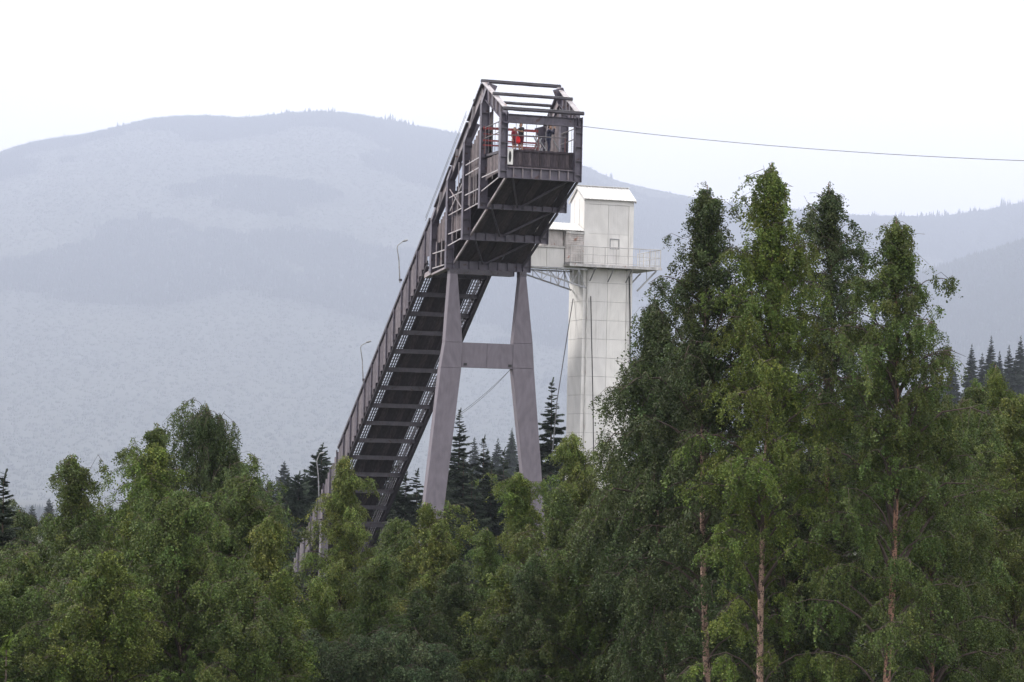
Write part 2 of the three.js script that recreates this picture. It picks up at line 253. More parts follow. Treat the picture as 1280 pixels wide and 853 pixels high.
  for (const [w, h, r, m] of [[1.1, 3.3, 0.014, M.rail], [1.75, 3.3, 0.014, M.rail], [2.35, 3.3, 0.014, M.rail], [2.96, 3.3, 0.014, M.rail], [2.5, 2.52, 0.035, M.redbrown], [4.15, 2.55, 0.04, M.redbrown]]) mesh('baluster', tube([q(0.31, w, 1.68), q(0.31, w, h)], r, 6), m, rail);
  const redr = part('start_barrier', base);
  for (const [h, t] of [[3.2, 0.15], [2.86, 0.05], [2.48, 0.1], [2.2, 0.09]]) mesh('red_board', bar(q(3.1, 0.08, h), q(3.1, 3.5, h + 0.02), 0.03, t, up), M.red, redr);
  for (const w of [0.2, 1.3, 2.4, 3.4]) mesh('barrier_post', bar(q(3.14, w, 1.68), q(3.14, w, 3.3), 0.06, 0.05, acr), M.redbrown, redr);
  mesh('bench', box(q(0, 2.3, 0).x, q(0, 3.3, 0).x, q(0, 0, 2.0).y, q(0, 0, 2.08).y, q(2.4, 0, 0).z, q(2.75, 0, 0).z), M.redbrown, redr);
  const sideR = part('side_railing', base);
  for (const [w, h0] of [[0.16, 2.7], [4.92, 2.62]]) {
    for (const [a, b] of [[h0, h0 - 0.12], [h0 + 0.62, h0 + 0.5]]) mesh('handrail', tube([q(0.25, w, a), q(3.1, w, b)], 0.03, 6), M.rail, sideR);
    for (let l = 0.7; l < 3; l += 0.55) mesh('baluster', tube([q(l, w, 1.68), q(l, w, h0 + 0.6)], 0.014, 5), M.rail, sideR);
  }
  const stair = part('start_stair', base);
  for (const [w0, h0, w1, h1, l] of [[2.85, 2.5, 3.45, 1.72, 1.2], [2.6, 2.75, 3.2, 1.72, 1.5], [3.9, 2.6, 4.4, 1.72, 1.6], [2.7, 1.72, 3.2, 2.65, 1.7], [3.6, 2.75, 4.1, 3.0, 2.2], [3.75, 1.72, 3.75, 3.1, 2.4]]) mesh('stringer', bar(q(l, w0, h0), q(l, w1, h1), 0.05, 0.05, up), M.galv, stair);
  // sloping soffit between the portals: boards along the slope, V braces, light edge angles
  const sof = (l) => 0.42 - l * 0.5;
  for (let k = 0; k < 3; k++) {
    const s = part('soffit', base), l0 = LB[k] + 0.18, l1 = LB[k + 1] - 0.18;
    for (let i = 0; i < 9; i++) { const w = 0.56 + i * 0.49; mesh('board', bar(q(l0, w + 0.235, sof(l0) + (i % 2) * 0.02), q(l1, w + 0.235, sof(l1) + (i % 2) * 0.02), 0.47, 0.04, up), M.soffit[(i + k) % 3], s); }
    for (const [wa, wb] of [[0.9, 2.3], [4.6, 2.5]]) mesh('brace', bar(q(l0 + 0.05, wa, sof(l0) - 0.12), q(l1 - 0.1, wb, sof(l1) - 0.14), 0.1, 0.1, up), M.frame, s);
    for (const w of [0.53, 4.96]) mesh('edge_angle', bar(q(l0 - 0.15, w, sof(l0) - 0.16), q(l1 + 0.12, w, sof(l1) - 0.2), 0.1, 0.14, up), w < 1 ? M.edge : M.frame, s);
  }
  // inrun deck inside the portals
  for (let i = 0; i < 10; i++) { const w = 0.75 + i * 0.4; mesh('deck_board', bar(q(3.4, w + 0.19, 1.5), q(13.6, w + 0.19, -4.1), 0.38, 0.05, up), M.soffit[i % 3], base); }
  // side boarding and frames between the posts
  const wall = (l0, l1, h0a, h0b, h1a, h1b, name, w = 0.34) => { const g = part(name, base), n = Math.round((l1 - l0) / 0.3); for (let i = 0; i < n; i++) { const t = (i + 0.5) / n, l = lerp(l0, l1, t), dz = (l1 - l0) / n * 0.47; mesh('board', box(q(0, w, 0).x, q(0, w + 0.03 + rr(0, 0.015), 0).x, q(0, 0, lerp(h0a, h0b, t)).y, q(0, 0, lerp(h1a, h1b, t) + rr(-0.03, 0.03)).y, q(l - dz, 0, 0).z, q(l + dz, 0, 0).z), (name === 'added_inner_wall' ? M.rawwood[i % 3] : M.wood[(i * 5 + (l0 | 0)) % 4]), g); } };
  const frames = (l0, l1, hs, w = 0.1) => { const g = part('side_rail', base); for (const [a, b] of hs) mesh('rail', bar(q(l0, w, a), q(l1, w, b), 0.05, 0.06, up), M.flange, g); const t = hs[0][0], b = hs.at(-1)[0]; for (const f of [0.4, 0.75]) mesh('baluster', bar(q(lerp(l0, l1, f), w, b), q(lerp(l0, l1, f), w, t), 0.035, 0.035, acr), M.edge, g); };
  wall(0.25, 3.1, 0.55, 0.2, 1.62, 1.4, 'side_wall'); frames(0.2, 3.2, [[0.5, 0.3], [0.06, -0.5]]);
  wall(3.6, 6.1, 0.75, 0.5, 4.0, 2.2, 'side_wall'); frames(3.6, 6.15, [[1.55, 1.3], [0.95, 0.7], [-0.3, -0.5], [-1.15, -1.4]]);
  wall(6.55, 9.1, -2.4, -2.55, -1.35, -1.55, 'side_wall'); frames(6.55, 9.1, [[-0.2, -0.4], [-1.2, -1.45], [-2.45, -2.6], [-3.0, -3.3]]);
  mesh('diagonal_brace', bar(q(6.6, 0.12, 0.4), q(8.9, 0.12, -1.2), 0.06, 0.06, up), M.flange, base);
  mesh('diagonal_brace', bar(q(6.6, 0.06, -1.2), q(8.9, 0.06, 0.1), 0.05, 0.05, up), M.edge, base);
  for (const [l, a, b] of [[4.2, -1.2, 0.8], [5.3, -1.4, 0.6], [7.4, -1.3, 1.6], [8.3, -3.2, -2.5], [10.3, -4.4, -2.8], [11.3, -4.5, -2.9]]) mesh('side_bar', bar(q(l, 0.1, a), q(l, 0.1, b), 0.05, 0.05, acr), M.edge, base);
  wall(9.5, 12.0, -2.8, -2.95, -0.5, -2.0, 'side_wall'); frames(9.5, 12.0, [[-3.5, -3.6], [-4.4, -4.5]]);
  wall(3.6, 12.1, 1.0, -4.3, 5.0, -1.9, 'far_side_wall', 5.1); wall(3.5, 13.4, 0.9, -4.9, 4.6, -2.2, 'added_inner_wall', 0.8);  // inner wall is added to block the bright sky seen through the bays
  for (const d of [0, 0.2]) mesh('outer_handrail', tube([q(5.7, -0.1, 4.25 + d), q(13.0, -0.1, -1.5 + d)], 0.013, 6), M.rail, base);
  // lower inrun: side walls of stepped boards, girders, cross beams, deck and stairs
  const END = 45, lw = part('inrun_side', base);
  for (let i = 0, l = 12.45; l < END - 1; i++, l += 0.5) {
    const t = edgeTop(l + 0.25) + (l > 30 ? rr(-0.05, 0.1) : 0), b = bottom(l + 0.25) + 0.45;
    mesh('board', box(q(0, 0.02 + rr(0, 0.02), 0).x, q(0, 0.07, 0).x, q(0, 0, b - 0.2).y, q(0, 0, t - 0.06).y, q(l, 0, 0).z, q(l + 0.485, 0, 0).z), M.siding[(i * 7 + (i >> 2)) % 4], lw);
  }
  for (let l = 13.2; l < END - 1; l += 1.5) mesh('wall_post', bar(q(l, -0.03, bottom(l) + 0.25), q(l, -0.03, edgeTop(l) + 0.02), 0.07, 0.08, acr), M.frame, lw);
  mesh('top_rail', bar(q(12.4, 0.04, edgeTop(12.4) + 0.02), q(31, 0.04, edgeTop(31) + 0.02), 0.2, 0.16, up), M.dark, lw);
  for (const w of [0.15, 4.38]) {
    mesh('girder', ibeam(q(13.2, w, bottom(13.2) + 0.22), q(END, w, bottom(END) + 0.22), 0.24, 0.5, up, 0.04), M.dark, base);
  }
  mesh('far_handrail', tube([q(13, 4.45, bottom(13) + 1.35), q(END, 4.45, bottom(END) + 1.35)], 0.035, 6), M.dark, base);
  for (let l = 13.9; l < END - 1; l += 1.5) {
    mesh('inrun_cross_beam', ibeam(q(l, 0.2, bottom(l) + 0.12), q(l, 4.3, bottom(l) + 0.12), 0.16, 0.28, V(0, 1, 0)), M.dark, base);
    mesh('rail_post', bar(q(l, 4.45, bottom(l) + 0.3), q(l, 4.45, bottom(l) + 1.35), 0.05, 0.05, acr), M.dark, base);
    mesh('knee_brace', bar(q(l, 3.55, bottom(l) + 0.2), q(l + 0.75, 4.25, bottom(l + 0.75) + 0.5), 0.05, 0.05, up), M.dark, base);
  }
  const deck = part('inrun_deck', base);
  for (let i = 0; i < 7; i++) mesh('board', bar(q(13.4, 1.14 + i * 0.38, bottom(13.4) + 0.58 + (i % 2) * 0.015), q(END, 1.14 + i * 0.38, bottom(END) + 0.58 + (i % 2) * 0.015), 0.365, 0.05, up), M.soffit[i % 3], deck);
  const treadGeo = boxUV(new THREE.BoxGeometry(0.62, 0.045, 0.13));
  for (const w of [0.6, 3.95]) {
    const s = part('stair_flight', base);
    for (let l = 13.6; l < END - 1; l += 0.25) mesh('tread', treadGeo, M.dark, s).position.copy(q(l, w, bottom(l) + 0.52));
    for (const dw of [-0.33, -0.16, 0.02, 0.18, 0.33]) mesh('stringer', bar(q(13.4, w + dw, bottom(13.4) + 0.44), q(END, w + dw, bottom(END) + 0.44), 0.045, 0.1, up), M.dark, s);
  }
  // pylon: two legs with an upper, a node and a lower piece, and the beam between them
  const legPiece = (o, w, l = 9.28, t = 0.55) => plate(w, l, t, M.pylon, 'segment', o, 0.015);
  const LG = part('pylon_leg', base), RG = part('pylon_leg', base), g = 0.02;
  legPiece(LG, [[-0.06, -9.13 + g], [1.02, -9.13 + g], [0.61, -5.02], [0.17, -5.02]]); legPiece(LG, [[-0.29, -10.68 + g], [0.98, -10.68 + g], [1.02, -9.13 - g], [-0.06, -9.13 - g]]);
  legPiece(LG, [[-2.02, -28.3], [-0.86, -28.3], [0.98, -10.68 - g], [-0.29, -10.68 - g]]);
  legPiece(RG, [[4.31, -9.06 + g], [5.54, -9.06 + g], [5.03, -5.02], [4.66, -5.02]]); legPiece(RG, [[4.31, -10.57 + g], [5.66, -10.57 + g], [5.54, -9.06 - g], [4.31, -9.06 - g]]);
  legPiece(RG, [[6.55, -28.3], [7.45, -28.3], [5.66, -10.57 - g], [4.31, -10.57 - g]]);
  for (const o of [LG, RG]) { const L = o === LG; mesh('core', merge([[-0.02, 0.95, -9.13], [-0.1, 0.9, -10.68]].map(([a, b, h]) => box(q(0, L ? a : a + 4.45, 0).x, q(0, L ? b : b + 4.5, 0).x, q(0, 0, h - 0.05).y, q(0, 0, h + 0.05).y, q(9.24, 0, 0).z, q(8.8, 0, 0).z))), M.dark, o); }
  const cb = part('pylon_beam', base);
  for (const [a, b] of [[1.035, 2.62], [2.64, 4.29]]) mesh('segment', box(q(0, a, 0).x, q(0, b, 0).x, q(0, 0, -10.62).y, q(0, 0, -9.12).y, q(9.22, 0, 0).z, q(8.76, 0, 0).z), M.pylon, cb);
  for (const w of [1.25, 4.12]) mesh('socket', box(q(0, w - 0.1, 0).x, q(0, w + 0.1, 0).x, q(0, 0, -10.5).y, q(0, 0, -10.36).y, q(8.78, 0, 0).z, q(8.72, 0, 0).z), M.black, cb);
  for (const [w, top] of [[0.4, -4.984], [4.85, -4.69]]) mesh('bearing', box(q(0, w - 0.22, 0).x, q(0, w + 0.22, 0).x, q(0, 0, -5.02).y, q(0, 0, top).y, q(9.3, 0, 0).z, q(8.75, 0, 0).z), M.dark, base);
  // lower trestle
  for (const w of [0.2, 4.55]) mesh('trestle_leg', bar(q(34.6, w, bottom(34.6) + 0.05), q(34.6, w, GROUND_H - 0.4), 0.5, 0.5, acr), M.pylon, base);
  mesh('trestle_beam', box(q(0, 0.0, 0).x, q(0, 4.8, 0).x, q(0, 0, bottom(34.6) - 0.35).y, q(0, 0, bottom(34.6)).y, q(34.95, 0, 0).z, q(34.25, 0, 0).z), M.dark, base);
  mesh('foot_block', box(q(0, -0.3, 0).x, q(0, 4.9, 0).x, q(0, 0, GROUND_H - 1.5).y, q(0, 0, bottom(44) + 0.1).y, q(43.2, 0, 0).z, q(46, 0, 0).z), M.pylon, base);
}
{ // things on and about the tower
  const s = local('number_sign', 'white upright panel with a dark oval on the board parapet', 'sign', 0.09, 0.66, 0.8), q = s.q;
  const sh = new THREE.Shape([[-0.2, 0], [0.2, 0], [0.2, 0.92], [-0.2, 0.92]].map((a) => new THREE.Vector2(...a))); const hole = new THREE.Path(); hole.absellipse(0.02, 0.46, 0.085, 0.33, 0, Math.PI * 2); sh.holes.push(hole);
  mesh('panel', new THREE.ExtrudeGeometry(sh, { depth: 0.03, bevelEnabled: false }), M.white, s); mesh('backing', box(-0.18, 0.18, 0.03, 0.89, -0.012, -0.002), M.black, s);
  for (const [l, h, dh, tipw, tiph] of [[18.0, -4.75, 2.0, 0.47, 2.4], [25.4, -10.9, 2.05, 0.5, 2.4], [35.1, -18.75, 2.4, 0.3, 2.9]]) {
    const L = local('street_lamp', 'slim grey lamp post with a curved arm on the edge of the inrun', 'lamp post', l, -0.06, h, 'lamp posts along the inrun'), t = L.q;
    mesh('pole', tube([V(0, -0.3, 0), V(-0.1, dh * 0.55, 0), V(-0.24, dh - 0.1, 0), V(-0.2, dh + 0.06, 0), V(tipw - 0.35, tiph - 0.08, 0)], [0.045, 0.04, 0.035, 0.03, 0.025], 8), M.galv, L);
    const hd = new THREE.SphereGeometry(0.5, 12, 8); hd.scale(0.42, 0.13, 0.2); hd.rotateZ(0.3); hd.translate(tipw - 0.2, tiph - 0.02, 0); mesh('lamp_head', hd, M.galv, L);
    mesh('pole_bracket', box(-0.06, 0.12, -0.2, -0.05, -0.06, 0.06), M.dark, L);
  }
  const bagL = local('red_bag', 'bright red rucksack hung on the platform railing', 'bag', 0.5, 1.3, 2.12), b = new THREE.SphereGeometry(0.5, 16, 12); b.scale(0.3, 0.46, 0.22); { const P = b.attributes.position; for (let i = 0; i < P.count; i++) P.setXYZ(i, P.getX(i) * (1 - 0.4 * P.getY(i)), P.getY(i), P.getZ(i)); b.computeVertexNormals(); }
  const redCloth = new THREE.MeshStandardMaterial({ color: new THREE.Color(0.62, 0.012, 0.02), roughness: 0.8 });
  mesh('bag_body', b.translate(0, 0.18, 0), redCloth, bagL); mesh('strap', tube([V(-0.06, 0.36, 0), V(-0.05, 0.46, 0.1), V(-0.04, 0.42, 0.2), V(0.03, 0.42, 0.2), V(0.06, 0.36, 0)], 0.015, 6), M.black, bagL);
  const pocket = new THREE.SphereGeometry(0.5, 12, 8); pocket.scale(0.2, 0.2, 0.12); mesh('pocket', pocket.translate(0, 0.08, 0.09), redCloth, bagL);
  // overhead cable from the platform, two slack wires under the pylon beam
  const toW = (l, w, h) => p(l, w, h).applyAxisAngle(V(0, 1, 0), TURN).add(ORIGIN), cat = (a, b, sag, n = 24) => [...Array(n + 1)].map((_, i) => a.clone().lerp(b, i / n).add(V(0, -sag * 4 * (i / n) * (1 - i / n), 0)));
  const a = toW(1.4, 5.05, 3.5); tag(mesh('overhead_cable', tube(cat(a, V(34, 31.1, -148), 0.45), 0.017, 6), M.wire, scene), 'long thin cable running from the platform across the open sky', 'cable');
  for (const [dx, sag] of [[0, 0.35], [0.25, 0.5]]) tag(mesh('slack_wire', tube(cat(toW(8.9, 4.3, -10.55), toW(13 + dx, 0.6, -14.4), sag), 0.012, 5), M.wire, scene), 'thin slack wire hanging below the beam of the H shaped pylon', 'wire', 'slack wires under the pylon beam');
}

// ───────────── white lift tower ─────────────
{
  seed = 23;
  const T = local('lift_tower', 'white panelled lift tower with a gabled cabin and balcony', 'tower', 11.2, 10.9, GROUND_H), q = T.q, up = V(0, 1, 0), acr = V(1, 0, 0);
  const bx = (w0, w1, h0, h1, l0, l1) => { const a = q(l0, w0, h0), b = q(l1, w1, h1); return box(a.x, b.x, a.y, b.y, b.z, a.z); };
  const w0 = 9.25, w1 = 12.55, l0 = 10, l1 = 12.35;
  mesh('shaft_core', bx(w0 + 0.06, w1 - 0.06, GROUND_H - 0.5, -4.15, l0 + 0.06, l1 - 0.06), M.joint, T);
  const shaft = part('shaft', T), rows = []; for (let h = GROUND_H - 0.4; h < -4.4;) { const n = Math.min(h + 1.16, -4.14); rows.push([h, n]); h = n; }
  let k = 0;
  for (const [a, b] of rows) {
    for (const [u, v] of [[9.25, 9.62], [9.62, 10.9], [10.9, 12.16], [12.16, 12.55]]) mesh('panel', bx(u + 0.01, v - 0.01, a + 0.01, b - 0.01, l0 + (u === 9.25 || v === 12.55 ? -0.03 : 0.0) + rr(0, 0.008), l0 + 0.06), M.panel[k++ * 5 % 3], shaft);
    for (const [u, v] of [[l0 + 0.07, 11.15], [11.15, l1]]) for (const s of [0, 1]) mesh('panel', bx(s ? w1 - 0.06 : w0 + rr(0, 0.008), s ? w1 - rr(0, 0.008) : w0 + 0.06, a + 0.01, b - 0.01, u + 0.01, v - 0.01), M.panel[k++ * 5 % 3], shaft);
    mesh('panel', bx(w0 + 0.07, w1 - 0.07, a + 0.007, b - 0.007, l1 - 0.06, l1), M.panel[k++ % 3], shaft);
  }
  mesh('downpipe', tube([q(l0 - 0.09, 9.5, -4.3), q(l0 - 0.09, 9.5, -20)], 0.045, 8), M.trim, T);
  // cabin
  const cab = part('cabin', T), hb = -3.97;
  mesh('wall_core', bx(w0 + 0.05, w1 - 0.05, hb, 0.1, l0 + 0.05, l1 - 0.05), M.joint, cab);
  for (const [u, v, a, b, d] of [[9.25, 9.55, hb, -0.18, -0.03], [12.23, 12.55, hb, -0.18, -0.03], [9.25, 12.55, -0.17, 0.2, -0.02], [9.56, 10.85, -2.0, -0.19, 0], [9.56, 10.85, hb, -2.01, 0.004], [10.87, 12.22, -1.99, -0.19, 0.003], [10.87, 10.98, hb, -2.0, 0], [11.62, 12.22, hb, -2.0, 0], [10.99, 11.61, hb, -2.9, 0.006], [10.99, 11.61, -2.27, -2.0, 0.002]]) mesh('wall_panel', bx(u, v, a, b, l0 + d, l0 + 0.05), M.panel[k++ % 3], cab);
  const win = part('hatch', T); mesh('shutter', bx(11.03, 11.57, -2.86, -2.31, l0 + 0.02, l0 + 0.05), M.panel[1], win);
  for (const [u, v, a, b] of [[10.98, 11.03, -2.9, -2.26], [11.57, 11.62, -2.9, -2.26], [11.031, 11.569, -2.9, -2.86], [11.031, 11.569, -2.31, -2.26]]) mesh('frame', bx(u, v, a, b, l0 - 0.03, l0 + 0.03), M.galv, win);
  const gable = (w, t, mat, par) => { const s = new THREE.Shape([[0, 0], [l1 - l0, 0], [l1 - l0, 4.13], [(l1 - l0) / 2, 4.93], [0, 4.13]].map((a) => new THREE.Vector2(...a))), g = new THREE.ExtrudeGeometry(s, { depth: t, bevelEnabled: false }); g.rotateY(Math.PI / 2); const o = q(l0, w, hb); return mesh('gable_wall', boxUV(g.translate(o.x, o.y, o.z)), mat, par); };
  gable(w0 - 0.0, 0.045, M.panel[1], cab); gable(w1 - 0.045, 0.045, M.panel[1], cab);
  for (const f of [0.35, 0.7]) mesh('joint_strip', bx(w0 - 0.008, w0 - 0.001, hb, 0.2, l0 + (l1 - l0) * f, l0 + (l1 - l0) * f + 0.03), M.joint, cab);
  const slope = (wa, wb, la, ha, lb, hbb, name, par) => { // ribbed roof sheets
    const r = part(name, par), n = Math.round((wb - wa) / 0.55), d = (wb - wa) / n;
    for (let i = 0; i < n; i++) { const u = wa + i * d; mesh('roof_sheet', merge([bar(q(la, u + d / 2, ha), q(lb, u + d / 2, hbb), d - 0.01, 0.03, up), ...[0.14, 0.5, 0.86].map((f) => bar(q(la, u + d * f, ha + 0.025), q(lb, u + d * f, hbb + 0.025), 0.05, 0.03, up))]), M.whiteroof, r); }
  };
  const lm = (l0 + l1) / 2;
  slope(w0 - 0.1, w1 + 0.1, l0 - 0.2, 0.12, lm, 1.03, 'cabin_roof', T); slope(w0 - 0.1, w1 + 0.1, l1 + 0.2, 0.12, lm, 1.03, 'cabin_roof', T);
  mesh('ridge_cap', merge([bar(q(lm, w0 - 0.12, 1.075), q(lm, w1 + 0.12, 1.075), 0.25, 0.03, up)]), M.whiteroof, T);
  for (const w of [w0 - 0.06, w1 + 0.06]) mesh('barge_board', merge([bar(q(l0 - 0.2, w, 0.03), q(lm, w, 0.94), 0.05, 0.14, up), bar(q(l1 + 0.2, w, 0.03), q(lm, w, 0.94), 0.05, 0.14, up)]), M.trim, T);
  // bridge to the jump
  const br = part('bridge', T);
  for (const [a, b] of [[5.55, 6.78], [6.8, 7.95]]) mesh('wall_panel', bx(a, b, -4.2, -3.02, 9.95, 12), M.panel[k++ % 3], br);
  mesh('sill', bx(5.5, 7.96, -3.01, -2.92, 9.88, 12.05), M.trim, br);
  mesh('window_wall', bx(6.95, 7.93, -2.91, -1.93, 10.1, 12), M.siding2, br);
  for (const w of [6.9, 7.93]) mesh('frame_post', bx(w, w + 0.06, -2.91, -1.93, 10.0, 10.09), M.trim, br);
  for (let h = -3.85, i = 0; h < -2.12; h += 0.135, i++) mesh('siding_board', bx(7.98, 9.2, h, h + 0.125, 9.86 + (i % 2) * 0.012, 9.98), M.siding2, br);
  mesh('siding_core', bx(7.99, 9.2, -3.95, -1.95, 9.99, 12), M.joint, br); mesh('door_head', bx(8.0, 9.22, -2.1, -1.95, 9.8, 9.98), M.trim, br);
  slope(6.85, 9.22, 9.75, -1.9, 11.1, -1.35, 'bridge_roof', T); slope(6.85, 9.22, 12.3, -1.9, 11.1, -1.35, 'bridge_roof', T);
  // balcony, railing, brackets
  const bal = part('balcony', T);
  mesh('floor_slab', bx(7.97, 14.05, -4.13, -3.98, 9.0, 12.9), M.trim, bal); mesh('edge_channel', bx(7.95, 14.08, -4.16, -4.0, 8.95, 8.995), M.whitesteel, bal);
  const rl = part('balcony_railing', T);
  for (const [h, r] of [[-2.9, 0.025], [-3.4, 0.015], [-3.88, 0.015]]) { mesh('handrail', tube([q(9.02, 8.0, h), q(9.02, 14.02, h)], r, 6), M.whitesteel, rl); mesh('handrail', tube([q(9.02, 14.02, h), q(12.8, 14.02, h)], r, 6), M.whitesteel, rl); }
  for (const w of [8.0, 8.75, 9.5, 10.3, 11.05, 11.85, 12.6, 13.3, 14.02]) mesh('baluster', tube([q(9.02, w, -3.98), q(9.02, w, -2.9)], 0.02, 6), M.whitesteel, rl);
  for (const l of [9.9, 10.8, 11.8, 12.8]) mesh('baluster', tube([q(l, 14.02, -3.98), q(l, 14.02, -2.9)], 0.02, 6), M.whitesteel, rl);
  { const inf = []; for (let w = 8.06; w < 14; w += 0.11) inf.push(tube([q(9.02, w, -3.96), q(9.02, w, -2.92)], 0.008, 4)); for (let l = 9.1; l < 12.8; l += 0.11) inf.push(tube([q(l, 14.02, -3.96), q(l, 14.02, -2.92)], 0.008, 4)); mesh('infill_bars', merge(inf), M.white, rl).userData.kind = 'stuff'; }
  for (const l of [9.3, 11.8]) {
    const br1 = part('bracket', T);
    mesh('strut', merge([bar(q(l, 5.75, -4.5), q(l, 9.2, -5.45), 0.07, 0.09, up), bar(q(l, 5.6, -4.3), q(l, 9.2, -4.3), 0.07, 0.09, up)]), M.galv, br1);
    mesh('web_bar', merge([[6.6, 7.2], [7.2, 7.8], [7.8, 8.3], [8.3, 8.7], [8.7, 9.1]].flatMap(([a, b], i) => { const f = (w) => -4.5 - (w - 5.75) * 0.275; return [bar(q(l, a, f(a)), q(l, a, -4.3), 0.04, 0.04, acr), i % 2 ? bar(q(l, a, f(a)), q(l, b, -4.3), 0.035, 0.035, up) : bar(q(l, a, -4.3), q(l, b, f(b)), 0.035, 0.035, up)]; })), M.galv, br1);
    mesh('strut', merge([bar(q(l, 13.85, -4.2), q(l, 12.58, -5.5), 0.07, 0.09, up), bar(q(l, 13.2, -4.15), q(l, 13.2, -4.85), 0.04, 0.04, acr)]), M.galv, br1);
  }
  for (const w of [9.7, 10.9, 12.1]) mesh('front_bracket', merge([bar(q(9.05, w, -4.22), q(9.98, w, -4.95), 0.05, 0.06, acr), bar(q(9.05, w, -4.2), q(9.98, w, -4.2), 0.05, 0.06, acr)]), M.galv, T);
  const toW = (l, w, h) => p(l, w, h).applyAxisAngle(V(0, 1, 0), TURN).add(ORIGIN);
  tag(mesh('black_cable', tube([toW(9.9, 9.75, -5.9), toW(9.8, 9.85, -9), toW(9.78, 9.98, -12), toW(9.75, 10.12, -16)], 0.03, 6), M.black, scene), 'black cable hanging down the front of the white lift tower', 'cable');
  tag(mesh('black_cable', tube([toW(9.9, 12.3, -4.5), toW(9.85, 12.38, -7), toW(9.85, 12.45, -10)], 0.04, 6), M.black, scene), 'short black cable under the balcony on the birch side of the white lift tower', 'cable');
  tag(mesh('guy_rope', tube([toW(11.5, 9.2, -6.0), toW(10.8, 8.5, -9), toW(10, 7.7, -12.5), toW(9.6, 7.3, -16)], 0.03, 6), M.wire, scene), 'dark rope slanting away from the side of the white lift tower', 'rope');
  const sc = local('lattice_mast', 'white lattice mast hung with blue sheets behind the birch leaves', 'mast', 10.4, 13.3, GROUND_H), m = sc.q;
  for (const [a, b] of [[0, 0], [0.45, 0], [0, 0.45], [0.45, 0.45]]) mesh('mast_chord', bar(m(10.4 + b, 13.05 + a, GROUND_H - 0.3), m(10.4 + b, 13.05 + a, -9.5), 0.05, 0.05, acr), M.whitesteel, sc);
  for (let h = GROUND_H, i = 0; h < -10; h += 0.7, i++) for (const b of [0, 0.45]) { mesh('lattice_bar', bar(m(10.4 + b, 13.05, h), m(10.4 + b, 13.5, h + (i % 2 ? 0.7 : 0)), 0.03, 0.03, V(0, 0, 1)), M.whitesteel, sc); }
  for (const [h, w, hh] of [[-11.9, 13.2, 2.0], [-17.3, 13.95, 1.2]]) { const g = new THREE.PlaneGeometry(0.7, hh, 8, 12), P = g.attributes.position; for (let i = 0; i < P.count; i++) P.setZ(i, 0.09 * Math.sin(P.getX(i) * 9 + P.getY(i)) + 0.05 * Math.sin(P.getY(i) * 5)); g.computeVertexNormals(); const o = m(10.2, w, h + hh / 2); mesh('blue_sheet', g.translate(o.x, o.y, o.z), M.blue, sc); }
}

// ───────────── people on the platform ─────────────
const cap = (P, a, b, ra, rb) => { const ab = b.clone().sub(a), t = clamp(P.clone().sub(a).dot(ab) / ab.lengthSq()); return P.distanceTo(ab.multiplyScalar(t).add(a)) - lerp(ra, rb, t); };
function skin(bones, k, res) { // smooth union of tapered capsules, meshed
  const bb = new THREE.Box3(); for (const [a, b, r, s] of bones) { const e = Math.max(r, s) + 0.03; bb.expandByPoint(a.clone().addScalar(e)).expandByPoint(a.clone().addScalar(-e)).expandByPoint(b.clone().addScalar(e)).expandByPoint(b.clone().addScalar(-e)); }
  const c = bb.getCenter(V(0, 0, 0)), S = bb.getSize(V(0, 0, 0)), half = Math.max(S.x, S.y, S.z) / 2 * 1.06, mc = new MarchingCubes(res, undefined, false, false, 60000), P = V(0, 0, 0);
  for (let z = 0; z < res; z++) for (let y = 0; y < res; y++) for (let x = 0; x < res; x++) {
    P.set((x - res / 2) / (res / 2) * half + c.x, (y - res / 2) / (res / 2) * half + c.y, (z - res / 2) / (res / 2) * half + c.z);
    let d = 1e3; if (bb.distanceToPoint(P) === 0) { let s = 0; for (const [a, b, r, q] of bones) { const e = cap(P, a, b, r, q); if (e < d + 4 * k) s += 0, d = d > 100 ? e : (() => { const h = clamp(0.5 + 0.5 * (d - e) / k); return lerp(d, e, h) - k * h * (1 - h); })(); } }
    mc.field[x + y * res + z * res * res] = -d;
  }
  mc.isolation = 0; mc.update();
  const n = mc.count, pos = mc.positionArray.slice(0, n * 3), nor = mc.normalArray.slice(0, n * 3), g = new THREE.BufferGeometry();
  for (let i = 0; i < n; i++) for (let q = 0; q < 3; q++) pos[i * 3 + q] = pos[i * 3 + q] * half + c.getComponent(q);
  g.setAttribute('position', new THREE.BufferAttribute(pos, 3)); g.setAttribute('normal', new THREE.BufferAttribute(nor, 3)); return g;
}
function handGeo() { // palm, four unequal bent fingers and a thumb, along -y
  const b = [[V(-0.025, -0.02, 0), V(-0.028, -0.085, 0), 0.014, 0.013], [V(0.0, -0.02, 0), V(0.0, -0.09, 0), 0.015, 0.013], [V(0.022, -0.02, 0), V(0.026, -0.085, 0), 0.014, 0.012], [V(0, 0.02, 0), V(0, -0.03, 0), 0.022, 0.024]];
  for (const [x, L] of [[-0.031, 0.066], [-0.011, 0.078], [0.01, 0.073], [0.03, 0.056]]) { const a = V(x, -0.088, 0), m = V(x * 1.08, -0.088 - L * 0.5, 0.012), e = V(x * 1.08, -0.088 - L * 0.85, 0.036); b.push([a, m, 0.0088, 0.008], [m, e, 0.008, 0.0066]); }
  b.push([V(-0.03, -0.03, 0.004), V(-0.055, -0.062, 0.02), 0.013, 0.01], [V(-0.055, -0.062, 0.02), V(-0.058, -0.095, 0.032), 0.01, 0.008]);
  return skin(b, 0.006, 60);
}
let HAND;
